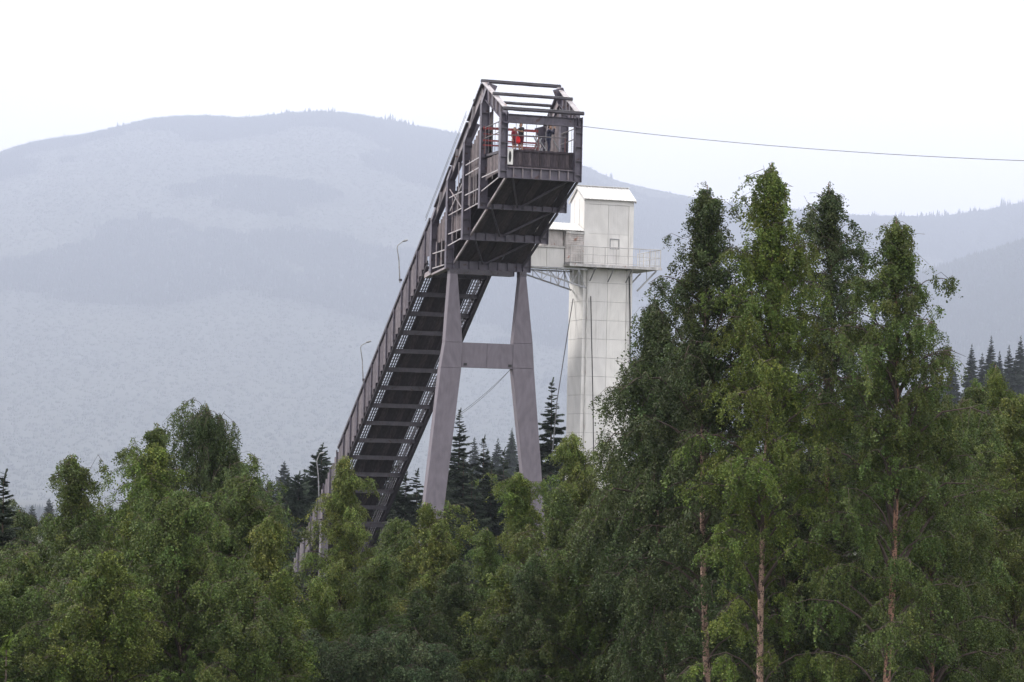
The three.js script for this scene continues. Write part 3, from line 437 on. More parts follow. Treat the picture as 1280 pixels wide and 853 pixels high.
function person(label, l, w, h, turn, H, look) {
  const g = local('person', label, 'person', l, w, h, 'people on the start platform'); g.rotation.y += turn; const s = H / 1.75, S = (x, y, z) => V(x * s, y * s, z * s);
  const J = { hipL: S(0.09, 0.92, 0), hipR: S(-0.09, 0.92, 0), kneeL: S(0.11, 0.5, 0.03), kneeR: S(-0.12, 0.5, 0.05), ankL: S(0.12, 0.09, -0.02), ankR: S(-0.13, 0.09, 0.0), pel: S(0, 0.97, 0), waist: S(0, 1.1, 0.01), chest: S(0, 1.32, 0.0 + look.lean * 0.5), neck: S(0, 1.48, look.lean), head: S(0, 1.6, look.lean + 0.03), shL: S(0.18, 1.42, look.lean * 0.8), shR: S(-0.18, 1.42, look.lean * 0.8), ...Object.fromEntries(Object.entries(look.arms).map(([k, v]) => [k, S(...v)])) };
  const torso = [[J.pel, J.waist, 0.135 * s, 0.125 * s], [J.waist, J.chest, 0.125 * s, 0.145 * s], [S(0.08, 1.38, look.lean * 0.7), S(-0.08, 1.38, look.lean * 0.7), 0.11 * s, 0.11 * s]], arms = [[J.shL, J.elL, 0.056 * s, 0.043 * s], [J.elL, J.wrL, 0.041 * s, 0.028 * s], [J.shR, J.elR, 0.056 * s, 0.043 * s], [J.elR, J.wrR, 0.041 * s, 0.028 * s]];
  const legs = [[J.hipL, J.kneeL, 0.085 * s, 0.058 * s], [J.kneeL, J.ankL, 0.056 * s, 0.038 * s], [J.hipR, J.kneeR, 0.085 * s, 0.058 * s], [J.kneeR, J.ankR, 0.056 * s, 0.038 * s]];
  const headB = [[J.neck.clone().add(S(0, -0.06, -0.01)), J.head.clone().add(S(0, -0.06, -0.02)), 0.055 * s, 0.052 * s], [J.head.clone().add(S(0, 0.05, -0.015)), J.head.clone().add(S(0, -0.01, 0)), 0.088 * s, 0.08 * s], [J.head.clone().add(S(0, -0.04, 0.025)), J.head.clone().add(S(0, -0.07, 0.045)), 0.055 * s, 0.04 * s], [J.head.clone().add(S(0, 0.0, 0.08)), J.head.clone().add(S(0, -0.03, 0.1)), 0.012 * s, 0.016 * s], ...[-1, 1].map((e) => [J.head.clone().add(S(e * 0.083, 0.0, -0.01)), J.head.clone().add(S(e * 0.085, -0.03, -0.005)), 0.016 * s, 0.01 * s])];
  const skinMat = new THREE.MeshStandardMaterial({ color: new THREE.Color(0.42, 0.25, 0.18), roughness: 0.6 });
  HAND ??= handGeo();
  const hands = [[J.elL, J.wrL, 1], [J.elR, J.wrR, -1]].map(([e, wr, m]) => { const d = wr.clone().sub(e).normalize(), qn = new THREE.Quaternion().setFromUnitVectors(V(0, -1, 0), d), hg = HAND.clone(); if (m < 0) hg.scale(1, 1, 1); return hg.applyMatrix4(new THREE.Matrix4().compose(wr, qn, V(s, s, s))); });
  mesh('body', mergeGeometries([skin([...torso, ...arms, ...legs, headB[0]], 0.05, 72), skin(headB, 0.025, 56), ...hands]), skinMat, g);
  const grow = (b, e) => b.map(([a, c, r, q]) => [a, c, r + e, q + e]), cloth = (c) => new THREE.MeshStandardMaterial({ color: new THREE.Color(...c), roughness: 0.9 });
  const cut = (a, b, t) => a.clone().lerp(b, t);
  const sleeves = look.sleeve >= 1 ? arms : arms.flatMap(([a, b, r, q], i) => (i % 2 ? [] : [[a, cut(a, b, look.sleeve), r, lerp(r, q, look.sleeve)]]));
  mesh('shirt', skin([...grow(torso, 0.014), ...grow(sleeves, 0.014)], 0.05, 72), cloth(look.shirt), g);
  const tr = look.shorts ? legs.flatMap(([a, b, r, q], i) => (i % 2 ? [] : [[a, cut(a, b, 0.8), r, lerp(r, q, 0.6)]])) : legs;
  mesh(look.shorts ? 'shorts' : 'trousers', skin(grow([[S(0, 0.93, 0), S(0, 1.0, 0), 0.13 * s, 0.13 * s], ...tr], 0.018), 0.04, 72), cloth(look.legs), g);
  mesh('hair', skin([[J.head.clone().add(S(0, 0.075, -0.035)), J.head.clone().add(S(0, 0.02, -0.05)), 0.083 * s, 0.075 * s], [J.head.clone().add(S(0, 0.1, 0.02)), J.head.clone().add(S(0, 0.09, -0.03)), 0.055 * s, 0.07 * s]], 0.03, 48), cloth(look.hair), g);
  for (const e of [-1, 1]) mesh('eye', new THREE.SphereGeometry(0.011 * s, 8, 6).translate(...J.head.clone().add(S(e * 0.033, 0.015, 0.078)).toArray()), M.black, g);
  mesh('mouth', new THREE.BoxGeometry(0.04 * s, 0.008, 0.01).translate(...J.head.clone().add(S(0, -0.065, 0.086)).toArray()), cloth([0.3, 0.1, 0.09]), g);
  for (const a of [J.ankL, J.ankR]) mesh('shoe', skin([[a.clone().add(S(0, -0.045, -0.04)), a.clone().add(S(0, -0.05, 0.13)), 0.045 * s, 0.038 * s]], 0.02, 36), cloth([0.05, 0.05, 0.055]), g);
  return g;
}
person('person in navy jacket and dark trousers raising both hands to the face', 1.9, 3.72, 1.68, 1.1, 1.8, { lean: 0.05, arms: { elL: [0.22, 1.3, 0.24], wrL: [0.1, 1.52, 0.3], elR: [-0.22, 1.3, 0.24], wrR: [-0.08, 1.52, 0.3] }, sleeve: 1, shirt: [0.03, 0.032, 0.06], legs: [0.02, 0.024, 0.05], hair: [0.05, 0.03, 0.022], shorts: false });
person('person in dark top and maroon shorts pointing with one arm', 1.8, 1.98, 1.68, -1.3, 1.8, { lean: 0.03, arms: { elL: [0.24, 1.22, 0.1], wrL: [0.18, 1.26, 0.36], elR: [-0.24, 1.18, 0.0], wrR: [-0.2, 1.0, 0.16] }, sleeve: 0.7, shirt: [0.025, 0.024, 0.032], legs: [0.11, 0.016, 0.025], hair: [0.03, 0.022, 0.02], shorts: true });
person('person in maroon shirt standing behind the red rucksack', 1.75, 1.52, 1.68, 0.4, 1.5, { lean: 0.02, arms: { elL: [0.25, 1.15, 0.02], wrL: [0.24, 0.9, 0.1], elR: [-0.25, 1.15, 0.02], wrR: [-0.24, 0.9, 0.1] }, sleeve: 0.6, shirt: [0.22, 0.022, 0.035], legs: [0.12, 0.02, 0.03], hair: [0.08, 0.05, 0.035], shorts: true });

// ───────────── trees ─────────────
const barkTex = texture(128, 512, (u, v) => { const n = tile(u, v, 7, 1.5, 3, 5), len = smooth(0.12, 0.3, tile(u, v, 19, 1.2, 16, 3)), patch = smooth(0.1, 0.3, tile(u, v, 33, 1.5, 3, 4)); let c = [0.8 + 0.16 * n, 0.7 + 0.16 * n, 0.64 + 0.14 * n]; c = c.map((x, i) => lerp(x, [0.2, 0.16, 0.15][i], Math.max(len * 0.75, patch * 0.8))); return c; }, true, [1, 0.35]);
const barkMat = [[0.62, 0.56, 0.54], [0.5, 0.38, 0.33]].map((c) => new THREE.MeshStandardMaterial({ map: barkTex, color: new THREE.Color(...c), roughness: 0.9 }));
const twigMat = new THREE.MeshStandardMaterial({ color: new THREE.Color(0.075, 0.055, 0.048), roughness: 1 });
const spruceBark = new THREE.MeshStandardMaterial({ color: new THREE.Color(0.085, 0.062, 0.05), roughness: 1 });
const leafMat = new THREE.MeshPhysicalMaterial({ color: 0xffffff, roughness: 0.7, specularIntensity: 0.5, transmission: 0.2, vertexColors: true, thickness: 0, side: THREE.DoubleSide });
const needleMat = new THREE.MeshStandardMaterial({ color: 0xffffff, vertexColors: true, roughness: 0.9, side: THREE.DoubleSide });
function faces(list) { // list of [a, b, c(, d)] corner arrays
  const P = [], C = []; for (const f of list) { P.push(...f[0], ...f[1], ...f[2]); if (f[3]) P.push(...f[0], ...f[2], ...f[3]); const b = rr(0.55, 1.5), y = rr(0.9, 1.12); for (let k = 0; k < (f[3] ? 6 : 3); k++) C.push(b * y, b, b * rr(0.8, 1.1)); }  // leaf tone varies; sparkle of the leaves is painted in as brighter flecks
  const g = new THREE.BufferGeometry(); g.setAttribute('position', new THREE.Float32BufferAttribute(P, 3)); g.setAttribute('color', new THREE.Float32BufferAttribute(C, 3)); g.computeVertexNormals(); return g;
}
function leafSpray(n, len, size, spread) { // a hanging twig with leaves, from the origin down -y
  const out = [];
  for (let t = 0; t < 4; t++) { // twiglets
    const a = rnd() * 6.28, e = V(Math.cos(a) * spread * rr(0.4, 1), -len * rr(0.6, 1), Math.sin(a) * spread * rr(0.4, 1)), s = V(0.004, 0, 0.004);
    out.push([[-s.x, 0, 0], [s.x, 0, s.z], e.toArray()]);
    for (let i = 0; i < n / 4; i++) {
      const c = e.clone().multiplyScalar(rr(0.12, 1.08)).add(V(rr(-0.05, 0.05), rr(-0.04, 0.04), rr(-0.05, 0.05)));
      const d = V(rr(-1, 1), rr(-1.2, 0.35), rr(-1, 1)).normalize(), x = V(rr(-1, 1), rr(-1, 1), rr(-1, 1)).cross(d).normalize(), nn = d.clone().cross(x), L = size * rr(0.75, 1.2), w = L * 0.42;
      const tip = c.clone().addScaledVector(d, L), l = c.clone().addScaledVector(d, L * 0.38).addScaledVector(x, w).addScaledVector(nn, L * 0.1), r = c.clone().addScaledVector(d, L * 0.38).addScaledVector(x, -w).addScaledVector(nn, L * 0.1);
      out.push([c.toArray(), l.toArray(), tip.toArray(), r.toArray()]);
    }
  }
  return faces(out);
}
seed = 5;
const SPRAYS = [leafSpray(40, 0.55, 0.056, 0.22), leafSpray(40, 0.42, 0.056, 0.27), leafSpray(40, 0.8, 0.054, 0.16), leafSpray(44, 0.42, 0.056, 0.28)];
function birch(name, label, category, group, x, z, o) { // o: top, r, base, droop, dens, col, seed, lean, prof, bark
  seed = o.seed * 977 + 13;
  if (name === 'birch_tree' && !o.prof) o.r *= 0.92;
  const gy = groundY(x, z), H = o.top - gy, t = thing(name, label, category, [x, gy - 0.1, z], group), lean = o.lean ?? [rr(-0.4, 0.4), rr(-0.4, 0.4)];
  const spine = (f) => V(lean[0] * f * f + 0.18 * Math.sin(f * 5 + o.seed), f * H, lean[1] * f * f + 0.18 * Math.cos(f * 4 + o.seed)), N = 14;
  const off = spine(0), sp = (f) => spine(f).sub(V(off.x, 0, off.z)).sub(V((spine(1).x - off.x) * 0, 0, 0));
  const r0 = (o.thick ?? 0.0062) * H, pts = [...Array(N + 1)].map((_, i) => sp(i / N));
  mesh('trunk', tube(pts, pts.map((_, i) => Math.max(0.012, r0 * (1 - i / N) ** 0.8)), 9), barkMat[o.bark ?? 0], t);
  const limbs = [], places = [], prof = o.prof ?? ((f) => Math.min(1, 0.1 + 1.65 * (1 - f) ** 0.85));
  const nl = Math.round((o.limbs ?? 46) * 2.1);
  const leaders = o.leaders ?? 4;
  for (let i = 0; i < nl + leaders; i++) {
    const lead = i >= nl, f = lead ? rr(0.5, 0.86) : ((i + rnd()) / nl) ** (o.high ?? 0.9), ht = lerp(o.base, 0.985, f), s = sp(ht), az = i * 2.39996 + rr(-0.5, 0.5), lump = 1 + 0.55 * noise.noise(Math.cos(az) * 1.3 + o.seed, f * 5, Math.sin(az) * 1.3);
    const L = lead ? Math.min(o.r * 1.3, (1 - f) * H * (1 - o.base) * 0.8 + 0.3) : o.r * prof(f) * rr(0.35, 1.4) * 1.1 * lump, el = lead ? rr(1.2, 1.42) : lerp(0.95, 1.25, f) + rr(-0.25, 0.2);
    const dir = V(Math.cos(az), 0, Math.sin(az)), q = [s]; let e = el, cur = s.clone();
    for (let k = 1; k <= 5; k++) { cur = cur.clone().addScaledVector(dir, Math.cos(e) * L / 4.2).add(V(0, Math.sin(e) * L / 4.2, 0)); e -= (o.droop ?? 0.35) * rr(0.7, 1.3) * (k > 2 ? 1.2 : 0.6) * (lead ? 0.25 : 1); dir.applyAxisAngle(V(0, 1, 0), rr(-0.25, 0.25)); q.push(cur); }
    const tone = rr(0.8, 1.2), warm = rr(0.9, 1.1), lr = Math.max(0.01, Math.min(0.02 + L * 0.011, r0 * (1 - ht) + 0.008)); limbs.push(tube(q, q.map((_, k) => Math.max(0.004, lr * (1 - k / 5.5))), 5));
    const ns = Math.max(3, Math.round(L * 4.2));
    for (let k = 0; k < ns; k++) { // side branches
      const u = lerp(lead ? 0.3 : lerp(0.48, 0.15, f), 1, rnd() ** 0.8), b = q[Math.min(4, Math.floor(u * 5))].clone().lerp(q[Math.min(5, Math.floor(u * 5) + 1)], u * 5 % 1), d2 = V(rr(-1, 1), rr(-0.6, 0.5), rr(-1, 1)).normalize(), l2 = rr(0.35, 1.05) * Math.min(1, 0.22 + L * 0.42);
      const m = b.clone().addScaledVector(d2, l2 * 0.55), e2 = b.clone().addScaledVector(d2, l2).add(V(0, -l2 * (o.droop ?? 0.35) * 0.9, 0));
      limbs.push(tube([b, m, e2], [0.009, 0.006, 0.003], 3));
      const nc = Math.round(rr(4, 6.4) * (o.leaf ?? 1)); for (let c = 0; c < nc; c++) { const v = rr(0.15, 1.05); const P = v < 0.55 ? b.clone().lerp(m, v / 0.55) : m.clone().lerp(e2, (v - 0.55) / 0.45); P.tone = tone; P.warm = warm; places.push(P); }
    }
  }
  for (let c = 0; c < 40; c++) { const f = rr(0.9, 1.0), w = 0.05 + (1 - f) * H * 0.16; places.push(sp(f).add(V(rr(-w, w), rr(-0.05, 0.15), rr(-w, w)))); }
  const lm = mesh('limbs', merge(limbs), twigMat, t); lm.userData.kind = 'stuff';
  const im = new THREE.InstancedMesh(SPRAYS[o.spray ?? 0], leafMat, places.length), M4 = new THREE.Matrix4(), col = new THREE.Color(), [cr, cg, cb] = o.col;
  places.forEach((P, i) => {
    const qn = new THREE.Quaternion().setFromEuler(new THREE.Euler(rr(-0.6, 0.6) * (o.wild ?? 1), rnd() * 6.28, rr(-0.6, 0.6) * (o.wild ?? 1))), s = rr(0.75, 1.25);
    im.setMatrixAt(i, M4.compose(P, qn, V(s, s * rr(0.8, 1.2), s))); const b = rr(0.75, 1.25) * (P.tone ?? 1), yl = rr(0.9, 1.12) * (P.warm ?? 1); im.setColorAt(i, col.setRGB(cr * b * yl, cg * b, cb * b));
  });
  im.name = 'crown'; im.userData.kind = 'stuff'; im.castShadow = im.receiveShadow = true; t.add(im); COUNT.leaf += places.length; return t;
}
const COUNT = { leaf: 0, needle: 0 };
// spruce: whorls of drooping boughs, each a copy of one flat spray of needled twigs
function bough() {
  const out = [], strip = (a, b, w, n) => { const d = b.clone().sub(a), s = d.clone().cross(n).normalize().multiplyScalar(w); out.push([a.clone().sub(s).toArray(), a.clone().add(s).toArray(), b.toArray()]); };
  for (let i = 0; i < 9; i++) { const f = (i + 0.6) / 9.2, c = V(f, -0.1 * f * f, 0); for (const s of [-1, 1]) { const L = (0.42 * (1 - f) + 0.1) * rr(0.75, 1.2), e = c.clone().add(V(L * 0.75, rr(-0.16, 0.02), s * L)); strip(c, e, 0.07, V(0, 1, 0)); strip(c, e.clone().add(V(0, -0.08, 0)), 0.07, V(0, 0.3, 1)); for (let k = 1; k < 4; k++) { const p0 = c.clone().lerp(e, k / 4); for (const r of [-1, 1]) strip(p0, p0.clone().add(V(0.1, rr(-0.1, 0.02), r * 0.1).multiplyScalar(rr(0.9, 1.5))), 0.034, V(0, 1, 0.2)); } } strip(c, c.clone().add(V(0.16, 0.0, 0)), 0.05, V(0, 1, 0)); }
  return faces(out);
}
seed = 6; const BOUGHS = [bough(), bough()];
function spruce(name, label, group, x, z, top, r, col, sd, o = {}) {
  seed = sd * 331 + 7; const gy = groundY(x, z), H = top - gy, t = thing(name, label, 'tree', [x, gy - 0.1, z], group);
  mesh('trunk', tube([V(0, 0, 0), V(0.03, H * 0.5, 0.02), V(0, H * 0.995, 0)], [0.012 * H, 0.007 * H, 0.01], 7), spruceBark, t);
  const list = [], step = o.step ?? 0.25; let a = 0; const b0 = o.base ?? 0.12;
  for (let h = b0 * H; h < H - 0.1; h += step * rr(0.8, 1.2)) { const f = (h - b0 * H) / (H * (1 - b0)), L = r * ((1 - f) ** (o.pow ?? 0.85) + 0.03) * rr(0.8, 1.1), n = Math.round(lerp(9, 5, f)); a += 1.1; for (let k = 0; k < n; k++) list.push([V(0, h + rr(-0.3, 0.3), 0), a + k / n * 6.283 + rr(-0.25, 0.25), L * rr(0.7, 1.2), lerp(-0.38, 0.45, f ** 1.5) + rr(-0.28, 0.22)]); }
  list.push([V(0, H - 0.25, 0), 0, 0.45, 1.5], [V(0, H - 0.4, 0), 2, 0.3, 1.2]);
  const im = new THREE.InstancedMesh(BOUGHS[sd % 2], needleMat, list.length), M4 = new THREE.Matrix4(), c = new THREE.Color();
  list.forEach(([P, az, L, el], i) => { const q = new THREE.Quaternion().setFromAxisAngle(V(0, 1, 0), az).multiply(new THREE.Quaternion().setFromAxisAngle(V(0, 0, 1), el)).multiply(new THREE.Quaternion().setFromAxisAngle(V(1, 0, 0), rr(-0.3, 0.3))); im.setMatrixAt(i, M4.compose(P, q, V(L, L * 0.9, Math.max(0.35, L) * 0.9))); const b = rr(0.7, 1.3); im.setColorAt(i, c.setRGB(col[0] * b, col[1] * b, col[2] * b)); });
  im.name = 'crown'; im.userData.kind = 'stuff'; im.castShadow = im.receiveShadow = true; t.add(im); COUNT.needle += list.length; return t;
}
const G1 = [0.08, 0.115, 0.028], G2 = [0.105, 0.145, 0.028], G3 = [0.06, 0.087, 0.029], G4 = [0.118, 0.15, 0.034], SP = [0.026, 0.042, 0.024], SH = [0.03, 0.05, 0.03];
const tall = (f) => Math.min(1, 0.08 + 1.5 * (1 - f) ** 0.65);
// tall birches in front of the hillside
const g1 = 'tall birches beside the white lift tower';
birch('birch_tree', 'tall birch with weeping branches hanging before the white lift tower', 'tree', g1, 4.75, -80, { top: 19.2, r: 1.8, base: 0.3, droop: 0.62, col: G3, seed: 1, limbs: 50, spray: 2, lean: [-0.5, 0.2], prof: tall });
birch('birch_tree', 'tall dark birch with a twin trunk and a tapering crown', 'tree', g1, 5.75, -76, { top: 22.0, r: 1.8, base: 0.22, droop: 0.45, col: G3, seed: 2, limbs: 56, high: 0.62, leaf: 0.85, prof: tall, lean: [-0.5, 0.1], bark: 0, thick: 0.0068 });
birch('birch_tree', 'tallest birch with bright green crown and pale slender trunk', 'tree', g1, 6.95, -74, { top: 22.4, r: 1.75, base: 0.25, droop: 0.4, col: G2, seed: 3, limbs: 58, high: 0.62, leaf: 0.9, prof: tall, lean: [-0.35, 0], spray: 1 });
birch('birch_tree', 'thin open crowned birch between the bright birch and the red barked birch', 'tree', g1, 9.2, -83, { top: 22.9, r: 1.55, base: 0.3, droop: 0.4, col: G3, seed: 4, limbs: 44, high: 0.62, prof: tall, leaf: 0.85, bark: 1, lean: [-0.1, 0] });
birch('birch_tree', 'tall birch with reddish bare trunk and airy light crown', 'tree', g1, 9.5, -72, { top: 20.9, r: 2.1, base: 0.2, droop: 0.38, col: G1, seed: 5, limbs: 56, high: 0.62, prof: tall, leaf: 0.8, bark: 1, lean: [0.3, 0], thick: 0.0072, spray: 1 });
const g2 = 'birches crowded among the tall birches';
for (const [x, z, top, r, col, sp] of [[8.9, -90, 18.5, 2.3, G3, 0], [11.9, -80, 16.9, 2.3, G1, 1], [11.1, -92, 17.4, 2.4, G3, 0], [5.6, -88, 18.0, 2.2, G3, 2], [7.9, -81, 15.2, 2.0, G3, 0]]) birch('birch_tree', 'shorter birch crowded in among the tall birches', 'tree', g2, x, z, { top, r, base: 0.2, droop: 0.45, col, seed: 20 + Math.round(x * 3), spray: sp, bark: 1 });
for (const [x, z, top, r, col, sp] of [[14.9, -92, 17.4, 2.1, G1, 0], [17.3, -100, 18.3, 2.3, G2, 1], [16.2, -88, 16.9, 2.2, G4, 0], [13.6, -84, 14.3, 1.9, G1, 3]]) birch('birch_tree', 'lighter green birch at the forest edge below the far spruces', 'tree', 'birches at the forest edge beyond the tall birches', x, z, { top, r, base: 0.18, droop: 0.35, col, seed: 40 + Math.round(x * 3), spray: sp });
// grove beside the inrun foot
const g3 = 'birches of the grove beside the inrun foot';
birch('birch_tree', 'lone slender birch with brown trunk and pointed crown beside the dark spruce', 'tree', g3, -12.7, -82, { top: 14.3, r: 1.45, base: 0.2, droop: 0.3, col: G1, seed: 61, bark: 1, limbs: 46, leaf: 0.85 });
birch('birch_tree', 'birch with a drooping plume of leaves topping the grove beside the inrun foot', 'tree', g3, -9.1, -86, { top: 15.95, r: 1.7, base: 0.2, droop: 0.75, col: G3, seed: 62, spray: 2, limbs: 50, prof: (f) => (f > 0.78 ? 0.52 : f > 0.68 ? 0.3 : 1) });
birch('birch_tree', 'sparse topped birch leaning behind the grove beside the inrun foot', 'tree', g3, -10.9, -90, { top: 15.4, r: 1.9, base: 0.2, droop: 0.4, col: G1, seed: 63, leaf: 0.8 });
birch('birch_tree', 'full round birch on the spruce side of the grove beside the inrun foot', 'tree', g3, -10.75, -85, { top: 14.7, r: 2.0, base: 0.15, droop: 0.4, col: G2, seed: 64, spray: 3, limbs: 54 });
for (const [x, z, top, r, col, sp] of [[-7.8, -84, 13.8, 1.9, G1, 1], [-7.1, -80, 12.7, 1.15, G4, 3], [-6.1, -78, 11.2, 0.95, G2, 0], [-8.8, -78, 13.4, 2.1, G1, 3], [-9.5, -93, 14.4, 2.2, G1, 0], [-13.8, -80, 11.5, 1.7, G1, 1], [-14.4, -77, 11.0, 1.6, G1, 0], [-13.2, -92, 12.5, 2.0, G1, 3], [-15.6, -95, 12.2, 2.0, G1, 0], [-11.6, -77, 11.7, 1.8, G1, 3], [-7.2, -76, 11.2, 1.7, G1, 1], [-10.2, -75, 11.6, 1.7, G2, 0]]) birch('birch_tree', 'leafy birch filling the grove beside the inrun foot below the drooping plume', 'tree', 'leafy birches filling the grove beside the inrun foot', x, z, { top, r, base: 0.12, droop: 0.4, col, seed: 70 + Math.round(-x * 5), spray: sp, limbs: 44 });
// young trees below the tower
const g4 = 'young birches below the tower';
birch('birch_tree', 'slim young birch standing in front of the foot of the inrun', 'tree', g4, -5.95, -105, { top: 14.5, r: 1.35, base: 0.1, droop: 0.3, col: G4, seed: 91, limbs: 50, spray: 3 });
birch('birch_tree', 'narrow pale green young birch before the foot of the pylon leg next to the inrun', 'tree', g4, -2.95, -102, { top: 12.9, r: 1.55, base: 0.1, droop: 0.3, col: G4, seed: 92, limbs: 46 });
birch('birch_tree', 'young birch before the foot of the pylon leg next to the white tower', 'tree', g4, 0.2, -105, { top: 14.1, r: 1.6, base: 0.1, droop: 0.4, col: G2, seed: 93, limbs: 52, spray: 3 });
birch('birch_tree', 'broad young birch hiding the base of the white lift tower', 'tree', g4, 2.65, -102, { top: 15.5, r: 2.0, base: 0.1, droop: 0.4, col: G4, seed: 94, limbs: 56, spray: 3 });
for (const [x, z, top, r, col, sp] of [[-4.5, -110, 12.2, 1.6, G1, 3], [-2.3, -104, 12.2, 1.4, G2, 0], [-3.6, -106, 11.8, 1.5, G1, 3], [1.4, -98, 13.6, 1.7, G1, 0], [-0.95, -98, 12.1, 1.3, G1, 3], [3.7, -92, 14.7, 1.7, G2, 0], [-6.7, -100, 10.2, 1.1, G2, 3], [-1.8, -95, 11.0, 1.2, G3, 0], [-4.4, -95, 11.2, 1.4, G1, 3], [2.7, -88, 12.7, 1.7, G1, 1], [4.4, -86, 14.6, 1.7, G3, 2], [-0.3, -90, 11.1, 1.4, G2, 0], [1.0, -88, 11.4, 1.5, G3, 3], [-3.2, -92, 10.2, 1.3, G3, 1], [-7.9, -98, 10.6, 1.2, G1, 0]]) birch('birch_tree', 'young birch in the thicket in front of the tower legs', 'tree', 'young birches in the thicket before the tower', x, z, { top, r, base: 0.08, droop: 0.38, col, seed: 110 + Math.round(x * 7 + 60), spray: sp, limbs: 40 });
for (const [x, z, top, r, lab] of [[-4.0, -80, 9.2, 1.7, 'rounded grey green willow bush below the inrun'], [-2.5, -82, 8.9, 1.4, 'small leafy bush next to the rounded willow bush'], [-5.6, -84, 9.0, 1.5, 'leafy bush at the foot of the grove beside the inrun foot']]) birch('willow_bush', lab, 'bush', 'bushes in front of the thicket', x, z, { top, r, base: 0.05, droop: 0.3, col: [0.06, 0.088, 0.04], seed: 150 + Math.round(x * 5 + 50), limbs: 60, spray: 3, thick: 0.006, prof: (f) => Math.sqrt(Math.max(0.05, 1 - f * f)) });
// conifers
spruce('spruce_tree', 'dark spruce with narrow spire rising behind the lone slender birch', 'dark spruces', -17.3, -96, 13.6, 1.9, SP, 1, { step: 0.15 });
for (const [x, z, top, r] of [[-20.3, -112, 12.6, 1.9], [-22.3, -118, 12.4, 1.9], [-18.8, -108, 12.2, 1.7]]) birch('birch_tree', 'dim birch behind the dark spruce and the lone slender birch', 'tree', 'dim birches behind the dark spruce', x, z, { top, r, base: 0.12, droop: 0.4, col: G3, seed: 200 + Math.round(-x), spray: 3, limbs: 42 });
for (const [x, z, top, r] of [[-17.5, -222, 13.4, 3], [-19.5, -228, 12.6, 3], [-16.2, -232, 14.2, 3], [-21.5, -240, 12.8, 3.2], [-24, -250, 12, 3.2], [-13.2, -226, 14.4, 3], [-11.4, -222, 14.2, 3], [-9.2, -218, 14.6, 3], [-26.5, -262, 11.6, 3.2], [-18, -246, 13.4, 3.2]]) spruce('spruce_tree', 'dark conifer in the belt behind the foot of the inrun', 'conifer belt behind the foot of the inrun', x, z, top, r, SH, Math.round(-x * 4), { pow: 0.7 });
spruce('young_spruce', 'small bright yellow green young conifer at the edge of the grove beside the inrun foot', null, -11.0, -62, 10.15, 1.3, [0.1, 0.15, 0.02], 2, { base: 0.03, step: 0.28, pow: 1 });
spruce('spruce_tree', 'dark spruce with its spire right beside the white lift tower', 'dark spruces', 2.75, -188, 20.3, 3.0, SP, 3);
spruce('spruce_tree', 'tall dark spruce rising between the inrun and the pylon leg next to the inrun', 'dark spruces', -3.7, -205, 18.5, 2.8, SP, 4);
for (const [x, z, top, r] of [[-1.85, -200, 16.5, 2.7], [-5.0, -198, 15.6, 2.9], [-6.3, -192, 14, 2.8], [-0.4, -205, 15.7, 2.8], [1.05, -198, 14.2, 2.6], [-2.5, -190, 14.2, 2.7], [4.05, -190, 16.8, 2.8], [-12.6, -210, 13.2, 2.6], [0.4, -186, 12.6, 2.6], [-4.2, -187, 12.8, 2.7], [5.8, -196, 16, 2.8], [-8.2, -206, 14.5, 2.8], [-10.2, -212, 14, 2.8], [-3.2, -196, 15.2, 3], [-1.2, -192, 14.6, 3], [0.8, -194, 15, 3], [2.2, -199, 15.6, 3], [-4.6, -203, 14.6, 3], [-7.2, -196, 13.8, 3], [-2.2, -185, 12.8, 2.8], [1.7, -186, 13.4, 2.8], [-5.7, -186, 12.4, 2.8]]) spruce('spruce_tree', 'dark spruce standing behind the pylon legs', 'dark spruces behind the pylon', x, z, top, r, SP, Math.round(x * 3 + 40));
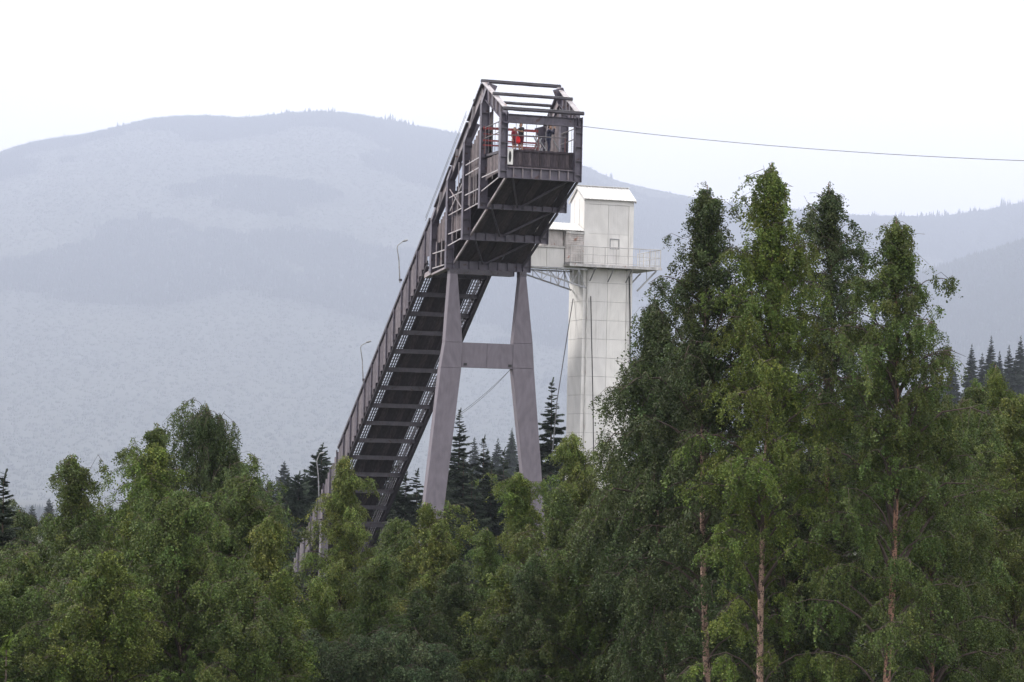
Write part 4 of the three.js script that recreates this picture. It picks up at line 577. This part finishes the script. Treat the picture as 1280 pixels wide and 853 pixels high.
spruce('pine_tree', 'bushy dark conifer behind the lowest lamp post', 'dark spruces', -14.4, -215, 15.8, 3.0, SH, 71, { pow: 0.6 }); spruce('pine_tree', 'rounded conifer half hidden by the lower end of the inrun', 'dark spruces', -15.9, -212, 13.6, 2.8, SH, 72, { pow: 0.55 });
for (const [x, z, top] of [[-53, -660, 15.2], [-58, -680, 10.8], [-62.6, -690, 7.6], [-48.6, -640, 11.2], [-129, -760, 2.0], [-131, -800, 3.4], [-136, -780, -6.4], [-68, -700, 6.0], [-76, -720, 10.0], [-44, -670, 12.0], [-135, -585, 2.8], [-140, -576, 2.8], [-93, -752, 5.4], [-136, -689, 1.9], [-139, -585, 1.5], [-92, -759, 5.6], [-100, -606, 2.2], [-111, -736, 6.0], [-95, -581, 4.2], [-108, -681, 1.2], [-121, -581, 6.5], [-96, -691, 2.1], [-94, -697, 6.2], [-97, -682, 2.9], [-113, -663, 1.1], [-131, -755, 0.3]]) spruce('distant_spruce', 'hazy grey green conifer down the slope behind the grove beside the inrun foot', 'distant conifers behind the grove beside the inrun foot', x, z, top, 4.2, SH, Math.round(-x) + 3, { pow: 0.65 });
for (const [x, z, top] of [[-2.8, -660, 21.8], [0.6, -700, 24.0], [3.6, -680, 21.4], [-5.2, -670, 19.6], [0.6, -840, 27.2], [6.4, -690, 20.0], [-8.8, -700, 22.4]]) spruce('distant_spruce', 'hazy conifer seen between the two pylon legs', 'distant conifers between the pylon legs', x, z, top, 4, SH, Math.round(x * 5) + 60);
for (const [x, z, top] of [[108.6, -660, 46.6], [116.6, -680, 49.6], [119.2, -670, 47.0], [125.6, -690, 50.4], [107.2, -680, 44.4], [109.4, -650, 44.0], [115.2, -660, 45.0], [105.2, -690, 42.0], [115.4, -640, 43.2], [122, -656, 44.0], [128, -670, 48.0], [101, -680, 39.0], [132, -680, 49.0]]) spruce('distant_spruce', 'hazy dark spruce on the rise beyond the forest edge beyond the tall birches', 'distant spruces on the far rise', x, z, top, 4, SP, Math.round(x * 2));
renderer.render(scene, camera);
